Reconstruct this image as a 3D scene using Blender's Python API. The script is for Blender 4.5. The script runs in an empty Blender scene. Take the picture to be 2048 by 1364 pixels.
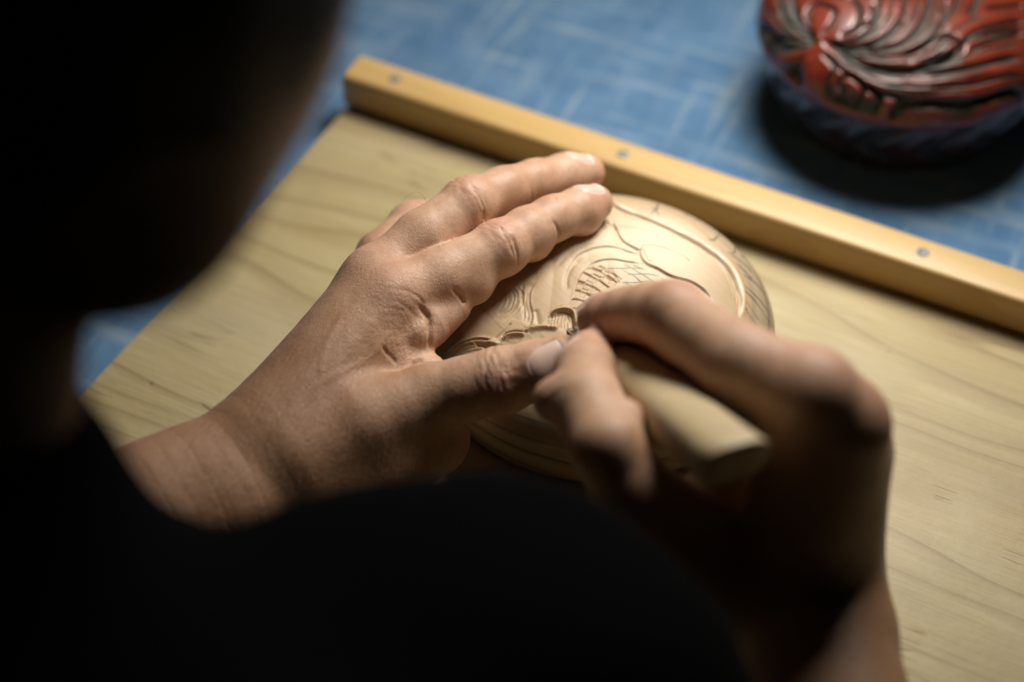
import bpy, math, random
import numpy as np
from mathutils import Vector

random.seed(7); rng = np.random.default_rng(7)
scene = bpy.context.scene
COL = scene.collection
CM = 0.01                       # everything below is written in centimetres

# ------------------------------------------------------------------ camera, world, lamp, exposure
cam = bpy.data.objects.new('camera', bpy.data.cameras.new('camera')); COL.objects.link(cam)
cam.location = (0.0, -0.4612, 0.5110)
cam.rotation_euler = (math.radians(90 - 46.5), 0, 0)
cam.data.lens = 60; cam.data.sensor_width = 36
cam.data.clip_start = 0.01; cam.data.clip_end = 50
cam.data.dof.use_dof = True
cam.data.dof.focus_distance = 0.640
cam.data.dof.aperture_fstop = 2.9
cam.data.dof.aperture_blades = 9
scene.camera = cam

world = bpy.data.worlds.new('World'); scene.world = world; world.use_nodes = True
bg = world.node_tree.nodes['Background']
bg.inputs[0].default_value = (0.80, 0.90, 1.0, 1); bg.inputs[1].default_value = 0.0025

lamp = bpy.data.objects.new('work_lamp', bpy.data.lights.new('work_lamp', 'AREA')); COL.objects.link(lamp)
lamp.data.shape = 'DISK'; lamp.data.size = 0.23
lamp.data.energy = 1.8; lamp.data.color = (1.0, 0.945, 0.86)
lamp.data.spread = math.radians(120)
lamp.location = (0.165, 0.245, 0.41)
lamp.rotation_euler = (Vector((0.04, 0.02, 0.0)) - Vector(lamp.location)).to_track_quat('-Z', 'Y').to_euler()

scene.view_settings.view_transform = 'Standard'; scene.view_settings.look = 'None'
scene.view_settings.exposure = 0.0; scene.view_settings.gamma = 1.0
scene.view_settings.use_curve_mapping = False

# ------------------------------------------------------------------ small helpers
V = lambda *a: np.array(a, float)
def unit(v): v = np.asarray(v, float); return v / np.linalg.norm(v)
def tag(o, label=None, cat=None, group=None, kind=None):
    if label: o['label'] = label
    if cat: o['category'] = cat
    if group: o['group'] = group
    if kind: o['kind'] = kind
    return o
def empty(name, loc_cm):
    o = bpy.data.objects.new(name, None); COL.objects.link(o)
    o.location = [c * CM for c in loc_cm]; o.empty_display_size = .02
    return o
def mesh_object(name, verts, faces, mat, parent=None, smooth=True, origin=(0, 0, 0), attrs=None):
    """verts in cm, world coordinates; origin (cm) becomes the object's origin"""
    v = (np.asarray(verts, np.float32) - np.asarray(origin, np.float32)) * CM
    me = bpy.data.meshes.new(name)
    if isinstance(faces, np.ndarray) and len(faces):
        n, k = faces.shape
        me.vertices.add(len(v)); me.vertices.foreach_set('co', v.astype(np.float32).ravel())
        me.loops.add(n * k); me.loops.foreach_set('vertex_index', faces.astype(np.int32).ravel())
        me.polygons.add(n); me.polygons.foreach_set('loop_start', np.arange(0, n * k, k, dtype=np.int32))
        me.update(calc_edges=True); me.validate()
    else:
        me.from_pydata(v.tolist(), [], [list(f) for f in faces]); me.update()
    if smooth: me.polygons.foreach_set('use_smooth', np.ones(len(me.polygons), bool))
    for k2, a in (attrs or {}).items():
        at = me.attributes.new(k2, 'FLOAT', 'POINT'); at.data.foreach_set('value', np.asarray(a, np.float32))
    me.materials.append(mat)
    o = bpy.data.objects.new(name, me); COL.objects.link(o)
    org = np.asarray(origin, float)
    if parent is not None:
        o.parent = parent
        base = V(0, 0, 0); q = parent
        while q is not None: base = base + np.array(q.location); q = q.parent
        o.location = org * CM - base
    else:
        o.location = org * CM
    return o
def catmull(pts, step):
    p = np.asarray(pts, float)
    if len(p) < 3: p = np.vstack([p[0], p.mean(0), p[-1]])
    p = np.vstack([2 * p[0] - p[1], p, 2 * p[-1] - p[-2]]); out = []
    for i in range(1, len(p) - 2):
        a, b, c, d = p[i - 1], p[i], p[i + 1], p[i + 2]
        n = max(2, int(np.linalg.norm(c - b) / step)); t = np.linspace(0, 1, n, endpoint=False)[:, None]
        out.append(.5 * ((2 * b) + (c - a) * t + (2 * a - 5 * b + 4 * c - d) * t**2 + (3 * b - a - 3 * c + d) * t**3))
    out.append(p[-2][None]); return np.vstack(out)
_nd = [(unit(rng.normal(size=3)), rng.uniform(.6, 1.5), rng.uniform(0, 6.28)) for _ in range(64)]
def wob(p, freq, seed=0):
    """smooth pseudo noise, about -1..1"""
    s = 0
    for i in range(6):
        d, f, ph = _nd[(seed * 7 + i * 5) % 64]
        s = s + np.sin(p @ (d * f * freq) + ph + 1.7 * np.sin(p @ (_nd[(seed + i * 3 + 11) % 64][0] * freq * .6) + ph))
    return s / 3.2
def sstep(a, b, x):
    t = np.clip((x - a) / (b - a), 0, 1); return t * t * (3 - 2 * t)

# ------------------------------------------------------------------ materials
class NT:
    def __init__(s, name):
        s.m = bpy.data.materials.new(name); s.m.use_nodes = True; s.t = s.m.node_tree; s.b = s.t.nodes['Principled BSDF']
    def n(s, typ, **kw):
        o = s.t.nodes.new(typ)
        for k, v in kw.items():
            if k.startswith('_'): setattr(o, k[1:], v)
            else:
                key = k.replace('__', ' ')
                key = int(key[1:]) if key[0] == 'i' and key[1:].isdigit() else key
                s.put(o.inputs[key], v)
        return o
    def put(s, sock, v):
        if isinstance(v, bpy.types.NodeSocket): s.t.links.new(v, sock)
        elif isinstance(v, bpy.types.Node): s.t.links.new(v.outputs[0], sock)
        else: sock.default_value = v
    def set(s, **kw):
        for k, v in kw.items(): s.put(s.b.inputs[k.replace('__', ' ')], v)
        return s.m
    def obj(s): return s.n('ShaderNodeTexCoord').outputs['Object']
    def mapv(s, scale=(1, 1, 1), rot=(0, 0, 0), src=None, loc=(0, 0, 0)):
        return s.n('ShaderNodeMapping', Vector=src or s.obj(), Scale=scale, Rotation=rot, Location=loc).outputs[0]
    def noise(s, vec, scale, detail=3, rough=.55, dist=0.):
        return s.n('ShaderNodeTexNoise', Vector=vec, Scale=scale, Detail=detail, Roughness=rough, Distortion=dist).outputs[0]
    def ramp(s, fac, *stops):
        o = s.n('ShaderNodeValToRGB'); s.put(o.inputs[0], fac); e = o.color_ramp.elements
        while len(e) < len(stops): e.new(.5)
        for el, (p, c) in zip(e, stops):
            el.position = p; el.color = (c, c, c, 1) if not isinstance(c, tuple) else (*c, 1)
        return o.outputs[0]
    def mix(s, fac, a, b, mode='MIX'):
        o = s.n('ShaderNodeMix', _data_type='RGBA', _blend_type=mode)
        for i, v in ((0, fac), (6, a), (7, b)):
            if isinstance(v, tuple): v = (*v, 1) if len(v) == 3 else v
            s.put(o.inputs[i], v)
        return o.outputs[2]
    def math(s, op, a, b=0.): 
        o = s.n('ShaderNodeMath', _operation=op); s.put(o.inputs[0], a); s.put(o.inputs[1], b); return o.outputs[0]
    def attr(s, name): return s.n('ShaderNodeAttribute', _attribute_name=name).outputs['Fac']
    def bump(s, h, strength, dist, normal=None):
        o = s.n('ShaderNodeBump', Height=h, Strength=strength, Distance=dist)
        if normal is not None: s.put(o.inputs['Normal'], normal)
        return o.outputs[0]

def wood_nodes(t, light, dark, line, ring=26., lines=.5, blotch=.5, grain_rot=0., vec=None, seed=0., zmix=0.):
    """pale softwood: growth-ring lines drawn by a warped band field, fibres, blotches"""
    v = t.mapv((1, 1, 1), (0, 0, grain_rot), loc=(seed, seed * .7, 0)) if vec is None else vec
    warp = t.noise(t.mapv((3.0, 16, 16), src=v), 1.0, 2, .5)
    sep = t.n('ShaderNodeSeparateXYZ', Vector=v)
    band = t.math('ADD', t.math('MULTIPLY', sep.outputs[1], ring), t.math('MULTIPLY', warp, 7.5))
    if zmix: band = t.math('ADD', band, t.math('MULTIPLY', sep.outputs[2], zmix))
    fr = t.math('FRACT', band)
    rings = t.ramp(fr, (0, .25), (.55, .0), (.86, .5), (.965, 1.), (1., .25))
    fib = t.noise(t.mapv((40, 1300, 1300), src=v), 1., 3, .6)
    fib2 = t.noise(t.mapv((14, 260, 260), src=v), 1., 3, .6)
    blo = t.noise(t.mapv((9, 26, 26), src=v), 1., 3, .6)
    c = t.mix(t.math('MULTIPLY', rings, lines), light, line)
    c = t.mix(t.math('MULTIPLY', t.ramp(blo, (.35, 0.), (.75, 1.)), blotch), c, dark)
    c = t.mix(t.ramp(fib2, (.35, 0.), (.75, .6)), c, dark)
    c = t.mix(t.ramp(fib, (.45, 0.), (.85, .30)), c, line)
    return c, fib, fib2, rings, v

def mat_board():
    t = NT('board_wood')
    c, fib, fib2, rings, v = wood_nodes(t, (.485, .41, .228), (.365, .28, .122), (.185, .12, .052), ring=40., lines=.85, blotch=.7)
    # dents, knife marks and grime collected on a bench board
    spots = t.n('ShaderNodeTexVoronoi', Vector=t.mapv((70, 95, 70), src=v), Scale=1., Randomness=1.).outputs['Distance']
    keep = t.noise(v, 38., 2)
    sp = t.math('MULTIPLY', t.ramp(spots, (.0, 1.), (.06, .7), (.10, 0.)), t.ramp(keep, (.52, 0.), (.62, 1.)))
    c = t.mix(t.math('MULTIPLY', sp, .8), c, (.10, .065, .03))
    cuts = t.n('ShaderNodeTexVoronoi', Vector=t.mapv((7, 140, 70), (0, 0, .35), src=v), Scale=1.3, Randomness=1., _feature='DISTANCE_TO_EDGE').outputs['Distance']
    ck = t.math('MULTIPLY', t.ramp(cuts, (0., 1.), (.014, .7), (.03, 0.)), t.ramp(t.noise(v, 24., 2), (.57, 0.), (.66, 1.)))
    c = t.mix(t.math('MULTIPLY', ck, .75), c, (.16, .10, .05))
    grime = t.noise(t.mapv((5, 11, 9), src=v), 1., 4, .65)
    c = t.mix(t.ramp(grime, (.46, 0.), (.66, .55)), c, (.31, .25, .155))
    worn = t.noise(t.mapv((6, 9, 9), src=v, loc=(.4, .2, 0)), 1., 3)
    c = t.mix(t.ramp(worn, (.50, 0.), (.70, .45)), c, (.60, .53, .385))
    h = t.math('ADD', t.math('MULTIPLY', fib, .5), t.math('ADD', t.math('MULTIPLY', fib2, .8), t.math('MULTIPLY', t.math('ADD', sp, ck), -1.2)))
    h = t.math('ADD', h, t.math('MULTIPLY', t.noise(v, 160., 3), .6))
    return t.set(Base__Color=c, Roughness=t.ramp(grime, (.3, .50), (.8, .66)), Normal=t.bump(h, .5, .0008))
def mat_rail():
    t = NT('rail_wood')
    c, fib, fib2, rings, v = wood_nodes(t, (.60, .42, .185), (.50, .32, .115), (.36, .21, .07), ring=60., lines=.5, blotch=.5, seed=.3)
    pale = t.noise(t.mapv((7, 30, 30), src=v), 1., 2)
    x = t.n('ShaderNodeSeparateXYZ', Vector=t.obj()).outputs[0]
    fade = t.ramp(t.math('MULTIPLY', x, 3.0), (.2, 0.), (.9, .75))
    c = t.mix(fade, c, t.mix(t.ramp(pale, (.4, 0.), (.6, 1.)), (.70, .55, .32), (.62, .46, .24)))
    return t.set(Base__Color=c, Roughness=.42, Normal=t.bump(t.math('ADD', fib, t.math('MULTIPLY', fib2, .7)), .25, .0004))
def mat_simple(name, col, rough, metal=0., noise=0., scale=60., spec=.5):
    t = NT(name)
    c = (*col, 1)
    if noise:
        n = t.noise(t.obj(), scale, 4)
        c = t.mix(t.ramp(n, (.3, 0.), (.7, 1.)), tuple(x * (1 - noise) for x in col), tuple(min(1, x * (1 + noise)) for x in col))
    return t.set(Base__Color=c, Roughness=rough, Metallic=metal, Specular__IOR__Level=spec)
def mat_cloth():
    t = NT('indigo_cloth'); v = t.mapv((1, 1, 1), (0, 0, .42))
    a = t.noise(t.mapv((9, 130, 60), src=v), 1., 3, .6); b = t.noise(t.mapv((150, 10, 60), src=v), 1., 3, .6)
    m = t.noise(v, 30., 4, .6)
    streak = t.math('MAXIMUM', t.ramp(a, (.52, 0.), (.70, .85)), t.ramp(b, (.53, 0.), (.72, .8)))
    c = t.mix(t.ramp(m, (.3, 0.), (.7, 1.)), (.046, .138, .280), (.098, .215, .375))
    c = t.mix(t.math('MULTIPLY', streak, t.ramp(m, (.3, .35), (.6, .8))), c, (.30, .39, .45))
    sl = t.noise(t.mapv((6, 60, 60), src=v, loc=(.3, .1, 0)), 1., 2)
    c = t.mix(t.ramp(sl, (.66, 0.), (.74, .5)), c, (.48, .55, .56))
    w1 = t.n('ShaderNodeTexWave', Vector=v, Scale=420., Distortion=1.).outputs['Fac']
    w2 = t.n('ShaderNodeTexWave', Vector=v, Scale=420., Distortion=1., _bands_direction='Y').outputs['Fac']
    return t.set(Base__Color=c, Roughness=.9, Sheen__Weight=.2, Normal=t.bump(t.math('ADD', t.math('ADD', w1, w2), t.math('MULTIPLY', a, 3.)), .4, .0006))
def mat_workpiece():
    t = NT('raw_katsura_wood')
    c, fib, fib2, rings, v = wood_nodes(t, (.50, .375, .235), (.41, .285, .155), (.24, .145, .065), ring=30., lines=.6, blotch=.7, zmix=90., grain_rot=.9, seed=.1)
    c = t.mix(t.math('MULTIPLY', t.attr('fresh_sheen'), .8), c, t.mix(t.math('MULTIPLY', rings, .3), (.78, .665, .49), (.62, .48, .31)))  # paler fresh-cut wood, with the glossy sheen on the petals painted in
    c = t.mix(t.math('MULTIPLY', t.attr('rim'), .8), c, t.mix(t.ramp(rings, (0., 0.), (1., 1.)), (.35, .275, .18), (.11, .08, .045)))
    c = t.mix(t.math('MULTIPLY', t.attr('white'), .85), c, (.86, .76, .60))
    gr = t.noise(v, 900., 2)
    c = t.mix(t.math('MULTIPLY', t.attr('pencil'), t.ramp(gr, (.2, .6), (.5, 1.))), c, (.055, .055, .06))
    c = t.mix(t.math('MULTIPLY', t.attr('burn'), t.ramp(gr, (.3, .3), (.6, .9))), c, (.20, .09, .03))
    h = t.math('ADD', t.math('MULTIPLY', fib, .5), t.math('ADD', fib2, t.math('MULTIPLY', t.noise(v, 320., 3), .5)))
    return t.set(Base__Color=c, Roughness=.52, Normal=t.bump(h, .22, .0004), Subsurface__Weight=.06, Subsurface__Radius=(.6, .35, .15), Subsurface__Scale=.002)
def mat_lacquer(name, high, low, mid):
    t = NT(name); v = t.obj()
    cav = t.attr('cut')
    n1 = t.noise(v, 55., 5, .65); n2 = t.noise(v, 420., 3)
    top = t.mix(t.ramp(n1, (.35, 0.), (.68, 1.)), high, mid)
    c = t.mix(t.ramp(t.math('ADD', cav, t.math('MULTIPLY', t.math('SUBTRACT', n1, .5), .5)), (.22, 0.), (.55, 1.)), top, low)
    c = t.mix(t.ramp(n2, (.62, 0.), (.78, .35)), c, tuple(x * .3 for x in mid))
    return t.set(Base__Color=c, Roughness=t.ramp(cav, (.0, .26), (.7, .62)), Normal=t.bump(t.math('ADD', n2, t.math('MULTIPLY', n1, 2.)), .12, .0004), Coat__Weight=t.ramp(cav, (0., .35), (.5, 0.)), Coat__Roughness=.18)
def mat_skin():
    t = NT('skin'); v = t.obj()
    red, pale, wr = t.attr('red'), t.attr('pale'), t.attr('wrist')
    big = t.noise(v, 55., 4, .6); fine = t.noise(v, 420., 3, .6)
    c = t.mix(t.ramp(big, (.32, 0.), (.70, 1.)), (.460, .268, .166), (.600, .392, .268))
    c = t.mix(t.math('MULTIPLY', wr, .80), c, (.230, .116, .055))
    c = t.mix(t.math('MULTIPLY', red, .72), c, (.52, .250, .180))
    c = t.mix(t.math('MULTIPLY', pale, .75), c, (.66, .43, .315))
    c = t.mix(t.ramp(fine, (.30, .22), (.62, 0.)), c, (.28, .13, .075))
    # fine skin relief: plate-like cells on the back, long cross lines on the wrist
    vw = t.mapv((1, 1, 1), (0, 0, .55), src=v)
    def furrows(scale, rot, width):
        n = t.noise(t.mapv(scale, (0, 0, rot), src=vw), 1., 2, .5, .35)
        return t.ramp(t.math('ABSOLUTE', t.math('SUBTRACT', n, .5)), (0., 0.), (width, .8), (width * 2.5, 1.))
    cells = t.math('MULTIPLY', t.math('MULTIPLY', furrows((620, 210, 300), .25, .035), furrows((260, 640, 300), -.2, .035)), furrows((900, 420, 500), .8, .03))
    lines = t.noise(t.mapv((1050, 150, 150), (0, 0, .12), src=vw), 1., 3, .55, .6)
    hatch = t.noise(t.mapv((240, 900, 300), (0, 0, -.25), src=vw), 1., 2, .5, .5)
    h = t.math('MULTIPLY', t.math('ADD', t.math('MULTIPLY', cells, .42), t.math('MULTIPLY', hatch, .22)), t.math('MULTIPLY', t.attr('dry'), 1.25))
    h = t.math('ADD', h, t.math('MULTIPLY', t.math('MULTIPLY', lines, wr), 2.6))
    pore = t.noise(v, 1500., 2)
    h = t.math('ADD', h, t.math('MULTIPLY', pore, .25))
    return t.set(Base__Color=c, Roughness=t.ramp(big, (.3, .44), (.7, .56)), Specular__IOR__Level=.38,
                 Subsurface__Weight=.16, Subsurface__Radius=(1., .32, .16), Subsurface__Scale=.0035, Normal=t.bump(h, .5, .00040))
def mat_nail():
    t = NT('fingernail'); f = t.attr('free')
    c = t.mix(f, (.64, .445, .37), (.71, .61, .53))
    n = t.noise(t.mapv((1, 1, 1)), 300., 2)
    return t.set(Base__Color=c, Roughness=.42, Subsurface__Weight=.2, Subsurface__Radius=(1., .4, .25), Subsurface__Scale=.002, Normal=t.bump(n, .08, .0003))
M = dict(board=mat_board(), rail=mat_rail(), cloth=mat_cloth(), work=mat_workpiece(), skin=mat_skin(), nail=mat_nail(),
    screw=mat_simple('screw_steel', (.17, .20, .22), .55, .6, .35, 900.), slot=mat_simple('screw_slot', (.05, .05, .05), .7),
    steel=mat_simple('blade_steel', (.45, .46, .47), .25, 1., .15, 300.), table=mat_simple('table_wood', (.10, .06, .035), .6, noise=.3),
    red=mat_lacquer('red_lacquer', (.185, .028, .012), (.034, .036, .028), (.08, .016, .009)), black=mat_lacquer('dark_lacquer', (.020, .012, .012), (.004, .004, .005), (.035, .012, .008)),
    hair=mat_simple('black_hair', (.008, .007, .006), .55, noise=.4, scale=200., spec=.2), shirt=mat_simple('navy_jersey', (.0018, .0021, .0024), .95, noise=.3, scale=700., spec=.02),
    tuft=mat_simple('hair_strand', (.03, .018, .01), .5))
def mat_handle():
    t = NT('handle_wood')
    c, fib, fib2, rings, v = wood_nodes(t, (.56, .455, .275), (.46, .35, .19), (.34, .23, .11), ring=40., lines=.3, blotch=.5, seed=.6)
    return t.set(Base__Color=c, Roughness=.5, Normal=t.bump(fib2, .2, .0003))
M['handle'] = mat_handle()

# ------------------------------------------------------------------ implicit surfaces (for hands, head, clothing)
def cone(p, a, b, r1, r2, n=None, q=1.):
    a = np.asarray(a, float); b = np.asarray(b, float); ba = b - a
    if n is None:
        L = ba @ ba; pb = p @ ba - a @ ba; h = np.clip(pb / L, 0, 1)
        q2 = np.einsum('ij,ij->i', p, p) - 2 * (p @ a) + a @ a - h * (2 * pb - h * L)
        return np.sqrt(np.maximum(q2, 0)) - (r1 + (r2 - r1) * h)
    pa = p - a
    h = np.clip(pa @ ba / (ba @ ba), 0, 1); v = pa - h[:, None] * ba
    if n is not None:
        n = unit(n); v = v + np.outer((v @ n) * (1 / q - 1), n)
    return (np.sqrt((v * v).sum(1)) - (r1 + (r2 - r1) * h)) * min(1., q)
def ball(p, c, r, axes=None, s=(1, 1, 1)):
    if axes is None and s == (1, 1, 1):
        c = np.asarray(c, float); return np.sqrt(np.maximum(np.einsum('ij,ij->i', p, p) - 2 * (p @ c) + c @ c, 0)) - r
    d = p - np.asarray(c, float)
    if axes is not None: d = d @ np.asarray(axes).T
    d = d / np.asarray(s, float)
    return (np.sqrt((d * d).sum(1)) - r) * min(s)
def smin(a, b, k):
    h = np.clip(.5 + .5 * (b - a) / k, 0, 1); return b + (a - b) * h - k * h * (1 - h)
def smax(a, b, k): return -smin(-a, -b, k)
def grad(f, p, e=.02):
    g = np.zeros_like(p)
    for k in ((1, -1, -1), (-1, -1, 1), (-1, 1, -1), (1, 1, 1)):
        k = V(*k); g += np.outer(f(p + k * e), k)
    return g / np.maximum(np.linalg.norm(g, axis=1), 1e-9)[:, None]
def project(f, p, n=3):
    for _ in range(n): p = p - grad(f, p) * np.clip(f(p), -.3, .3)[:, None]
    return p
def surface_net(f, lo, hi, h):
    lo = np.asarray(lo, float); n = np.ceil((np.asarray(hi, float) - lo) / h).astype(int) + 1
    ax = [lo[i] + h * np.arange(n[i]) for i in range(3)]
    # coarse pass first: the fine field is only evaluated close to the surface
    K = 4; nc = -(-(n - 1) // K) + 1
    axc = [lo[i] + h * K * np.arange(nc[i]) for i in range(3)]
    X = np.stack(np.meshgrid(*axc, indexing='ij'), -1)
    Dc = f(X.reshape(-1, 3)).reshape(X.shape[:3])
    near = np.abs(Dc) < K * h * 2.4
    blk = np.zeros(nc, bool)
    for a in range(2):
        for b in range(2):
            for c in range(2): blk[:nc[0] - a, :nc[1] - b, :nc[2] - c] |= near[a:, b:, c:]
    D = np.repeat(np.repeat(np.repeat(Dc, K, 0), K, 1), K, 2)[:n[0], :n[1], :n[2]].astype(np.float32)
    mk = np.repeat(np.repeat(np.repeat(blk, K, 0), K, 1), K, 2)[:n[0], :n[1], :n[2]]
    ids = np.argwhere(mk)
    for i in range(0, len(ids), 200000):
        j = ids[i:i + 200000]; D[tuple(j.T)] = f(lo + h * j)
    s = D < 0
    corners = [(i, j, k) for i in (0, 1) for j in (0, 1) for k in (0, 1)]
    sl = lambda A, c: A[c[0]:n[0] - 1 + c[0], c[1]:n[1] - 1 + c[1], c[2]:n[2] - 1 + c[2]]
    cnt = sum(sl(s, c).astype(np.int8) for c in corners)
    act = (cnt > 0) & (cnt < 8); idx = np.full(act.shape, -1, np.int64); ii = np.argwhere(act); idx[act] = np.arange(len(ii))
    acc = np.zeros((len(ii), 3)); w = np.zeros(len(ii))
    for a in corners:
        for axis in range(3):
            if a[axis]: continue
            b = list(a); b[axis] = 1; b = tuple(b)
            da = sl(D, a)[act]; db = sl(D, b)[act]; m = (da < 0) != (db < 0)
            t = np.where(m, da / np.where(m, da - db, 1), 0)
            pt = np.array(a, float)[None].repeat(len(ii), 0); pt[:, axis] += t
            acc[m] += pt[m]; w[m] += 1
    verts = lo + h * (ii + acc / w[:, None])
    faces = []
    for axis in range(3):
        u, v = [(1, 2), (2, 0), (0, 1)][axis]
        sA = [slice(1, -1)] * 3; sA[axis] = slice(0, -1); sB = list(sA); sB[axis] = slice(1, None)
        A = s[tuple(sA)]; B = s[tuple(sB)]; e = np.argwhere(A != B); 
        if not len(e): continue
        flip = A[tuple(e.T)]
        base = e.copy(); base[:, u] += 1; base[:, v] += 1
        def cell(du, dv):
            c = base.copy(); c[:, u] -= du; c[:, v] -= dv; return idx[c[:, 0], c[:, 1], c[:, 2]]
        q = np.stack([cell(1, 1), cell(0, 1), cell(0, 0), cell(1, 0)], 1)
        q[~flip] = q[~flip][:, ::-1]; faces.append(q)
    F = np.vstack(faces); F = F[(F >= 0).all(1)]
    return verts, F
def subdivide(vs, F):
    e = np.sort(np.vstack([F[:, [0, 1]], F[:, [1, 2]], F[:, [2, 3]], F[:, [3, 0]]]), 1)
    key = e[:, 0] * (len(vs) + 1) + e[:, 1]; uq, first, inv = np.unique(key, return_index=True, return_inverse=True)
    em = vs[e[first]].mean(1); fm = vs[F].mean(1); n, m = len(vs), len(F)
    E = (inv + n).reshape(4, m).T; C = np.arange(m) + n + len(uq)
    out = np.vstack([np.stack([F[:, i], E[:, i], C, E[:, i - 1]], 1) for i in range(4)])
    return np.vstack([vs, em, fm]), out
def poly_dist(p, line):
    """distance, signed side (2-D only) and position along a polyline"""
    a, b = line[:-1], line[1:]; best = np.full(len(p), 1e9); sg = np.zeros(len(p)); tt = np.zeros(len(p)); nseg = len(a)
    for i in range(nseg):
        ba = b[i] - a[i]; pa = p - a[i]; L = ba @ ba
        if L < 1e-12: continue
        h = np.clip(pa @ ba / L, 0, 1); d = pa - h[:, None] * ba; dd = (d * d).sum(1); m = dd < best
        best[m] = dd[m]; tt[m] = (i + h[m]) / nseg
        if p.shape[1] == 2: sg[m] = np.sign(ba[0] * pa[m, 1] - ba[1] * pa[m, 0])
    return np.sqrt(best), sg, tt

# ------------------------------------------------------------------ table, cloth, carving board
E_ = V(.888, -.460, 0); G_ = V(-.460, -.888, 0); Z_ = V(0, 0, 1)        # along the rail, towards the carver, up
CORNER = V(-7.86, 17.72, 0); BT = 1.2; CZ = -BT                            # far left board corner, thickness, cloth height
ROTZ = math.atan2(E_[1], E_[0])
def bevel_box(name, size, mat, loc, parent, bev=.1, seg=3, rotz=0., cuts=None):
    import bmesh
    bm = bmesh.new(); bmesh.ops.create_cube(bm, size=1)
    for v in bm.verts: v.co = Vector((v.co.x * size[0], v.co.y * size[1], v.co.z * size[2])) * CM
    bmesh.ops.bevel(bm, geom=list(bm.edges), offset=bev * CM, segments=seg, profile=.5, affect='EDGES')
    me = bpy.data.meshes.new(name); bm.to_mesh(me); bm.free(); me.materials.append(mat)
    me.polygons.foreach_set('use_smooth', np.ones(len(me.polygons), bool))
    me.set_sharp_from_angle(angle=math.radians(35))
    o = bpy.data.objects.new(name, me); COL.objects.link(o); o.location = [c * CM for c in loc]; o.rotation_euler.z = rotz
    if parent: o.parent = parent
    return o
tb = bevel_box('table', (160, 120, 3), M['table'], (0, 40, CZ - 1.9), None, .3)
tag(tb, kind='structure')
gx, gy = np.meshgrid(np.linspace(-70, 70, 141), np.linspace(-14, 90, 105), indexing='ij')
pp = np.stack([gx.ravel(), gy.ravel(), np.zeros(gx.size)], 1)
inside = sstep(-4, 2, (pp - CORNER) @ E_) * sstep(-6, 0, (pp - CORNER) @ G_)
near_box = np.exp(-((pp[:, 0] - 18.4)**2 + (pp[:, 1] - 19.3)**2) / 120)
zz = CZ - .02 + np.abs(wob(pp, .16, 3)) * .16 * (1 - inside) * (1 - near_box) + wob(pp, .8, 5) * .02 * (1 - inside) * (1 - near_box) - .10 * np.maximum(inside, near_box)
pp[:, 2] = zz
ia = np.arange(gx.size).reshape(gx.shape)
cf = np.stack([ia[:-1, :-1], ia[1:, :-1], ia[1:, 1:], ia[:-1, 1:]], -1).reshape(-1, 4)
cloth = mesh_object('tablecloth', pp, cf, M['cloth'], origin=(0, 30, CZ))
tag(cloth, 'faded indigo blue woven cloth spread over the table under the board', 'tablecloth')

board = empty('carving_board', CORNER - V(0, 0, BT)); board.rotation_euler.z = ROTZ
tag(board, 'pale worn wooden carving board with a screwed-on rail along its far edge', 'board')
BL, BW = 62., 46.
panel = bevel_box('board_panel', (BL, BW, BT), M['board'], (BL / 2, -BW / 2 + 1.9, BT / 2), board, .12)
rail = bevel_box('rail', (BL + .3, 1.85, 1.8), M['rail'], (BL / 2 - .1, .93, BT + .9 + .01), board, .22, 4)
rail['label'] = 'honey coloured wooden stop rail with steel screws in its top'
def screw(u):
    a = np.linspace(0, 2 * np.pi, 25)[:-1]; vs = []; fs = []
    prof = [(.27, -.10), (.27, .02), (.25, .035), (.10, .03), (.085, -.02), (0.0, -.03)]
    for r, z in prof:
        for q in a: 
            rr = r * (1 - .35 * abs(math.cos(2 * q)) ** 6) if r < .2 else r
            vs.append((rr * math.cos(q), rr * math.sin(q), z))
    m = len(a)
    for k in range(len(prof) - 1):
        for i in range(m): fs.append((k * m + i, k * m + (i + 1) % m, (k + 1) * m + (i + 1) % m, (k + 1) * m + i))
    o = mesh_object('screw', np.array(vs), np.array(fs), M['screw'], rail, smooth=False)
    o.location = ((u - (BL / 2 - .1)) * CM, -.02 * CM, .905 * CM)
for w in ((-5.24, 17.88, 1.80), (5.08, 12.40, 1.80), (17.34, 6.05, 1.80)):
    screw(float((V(*w) - CORNER) @ E_))

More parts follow.
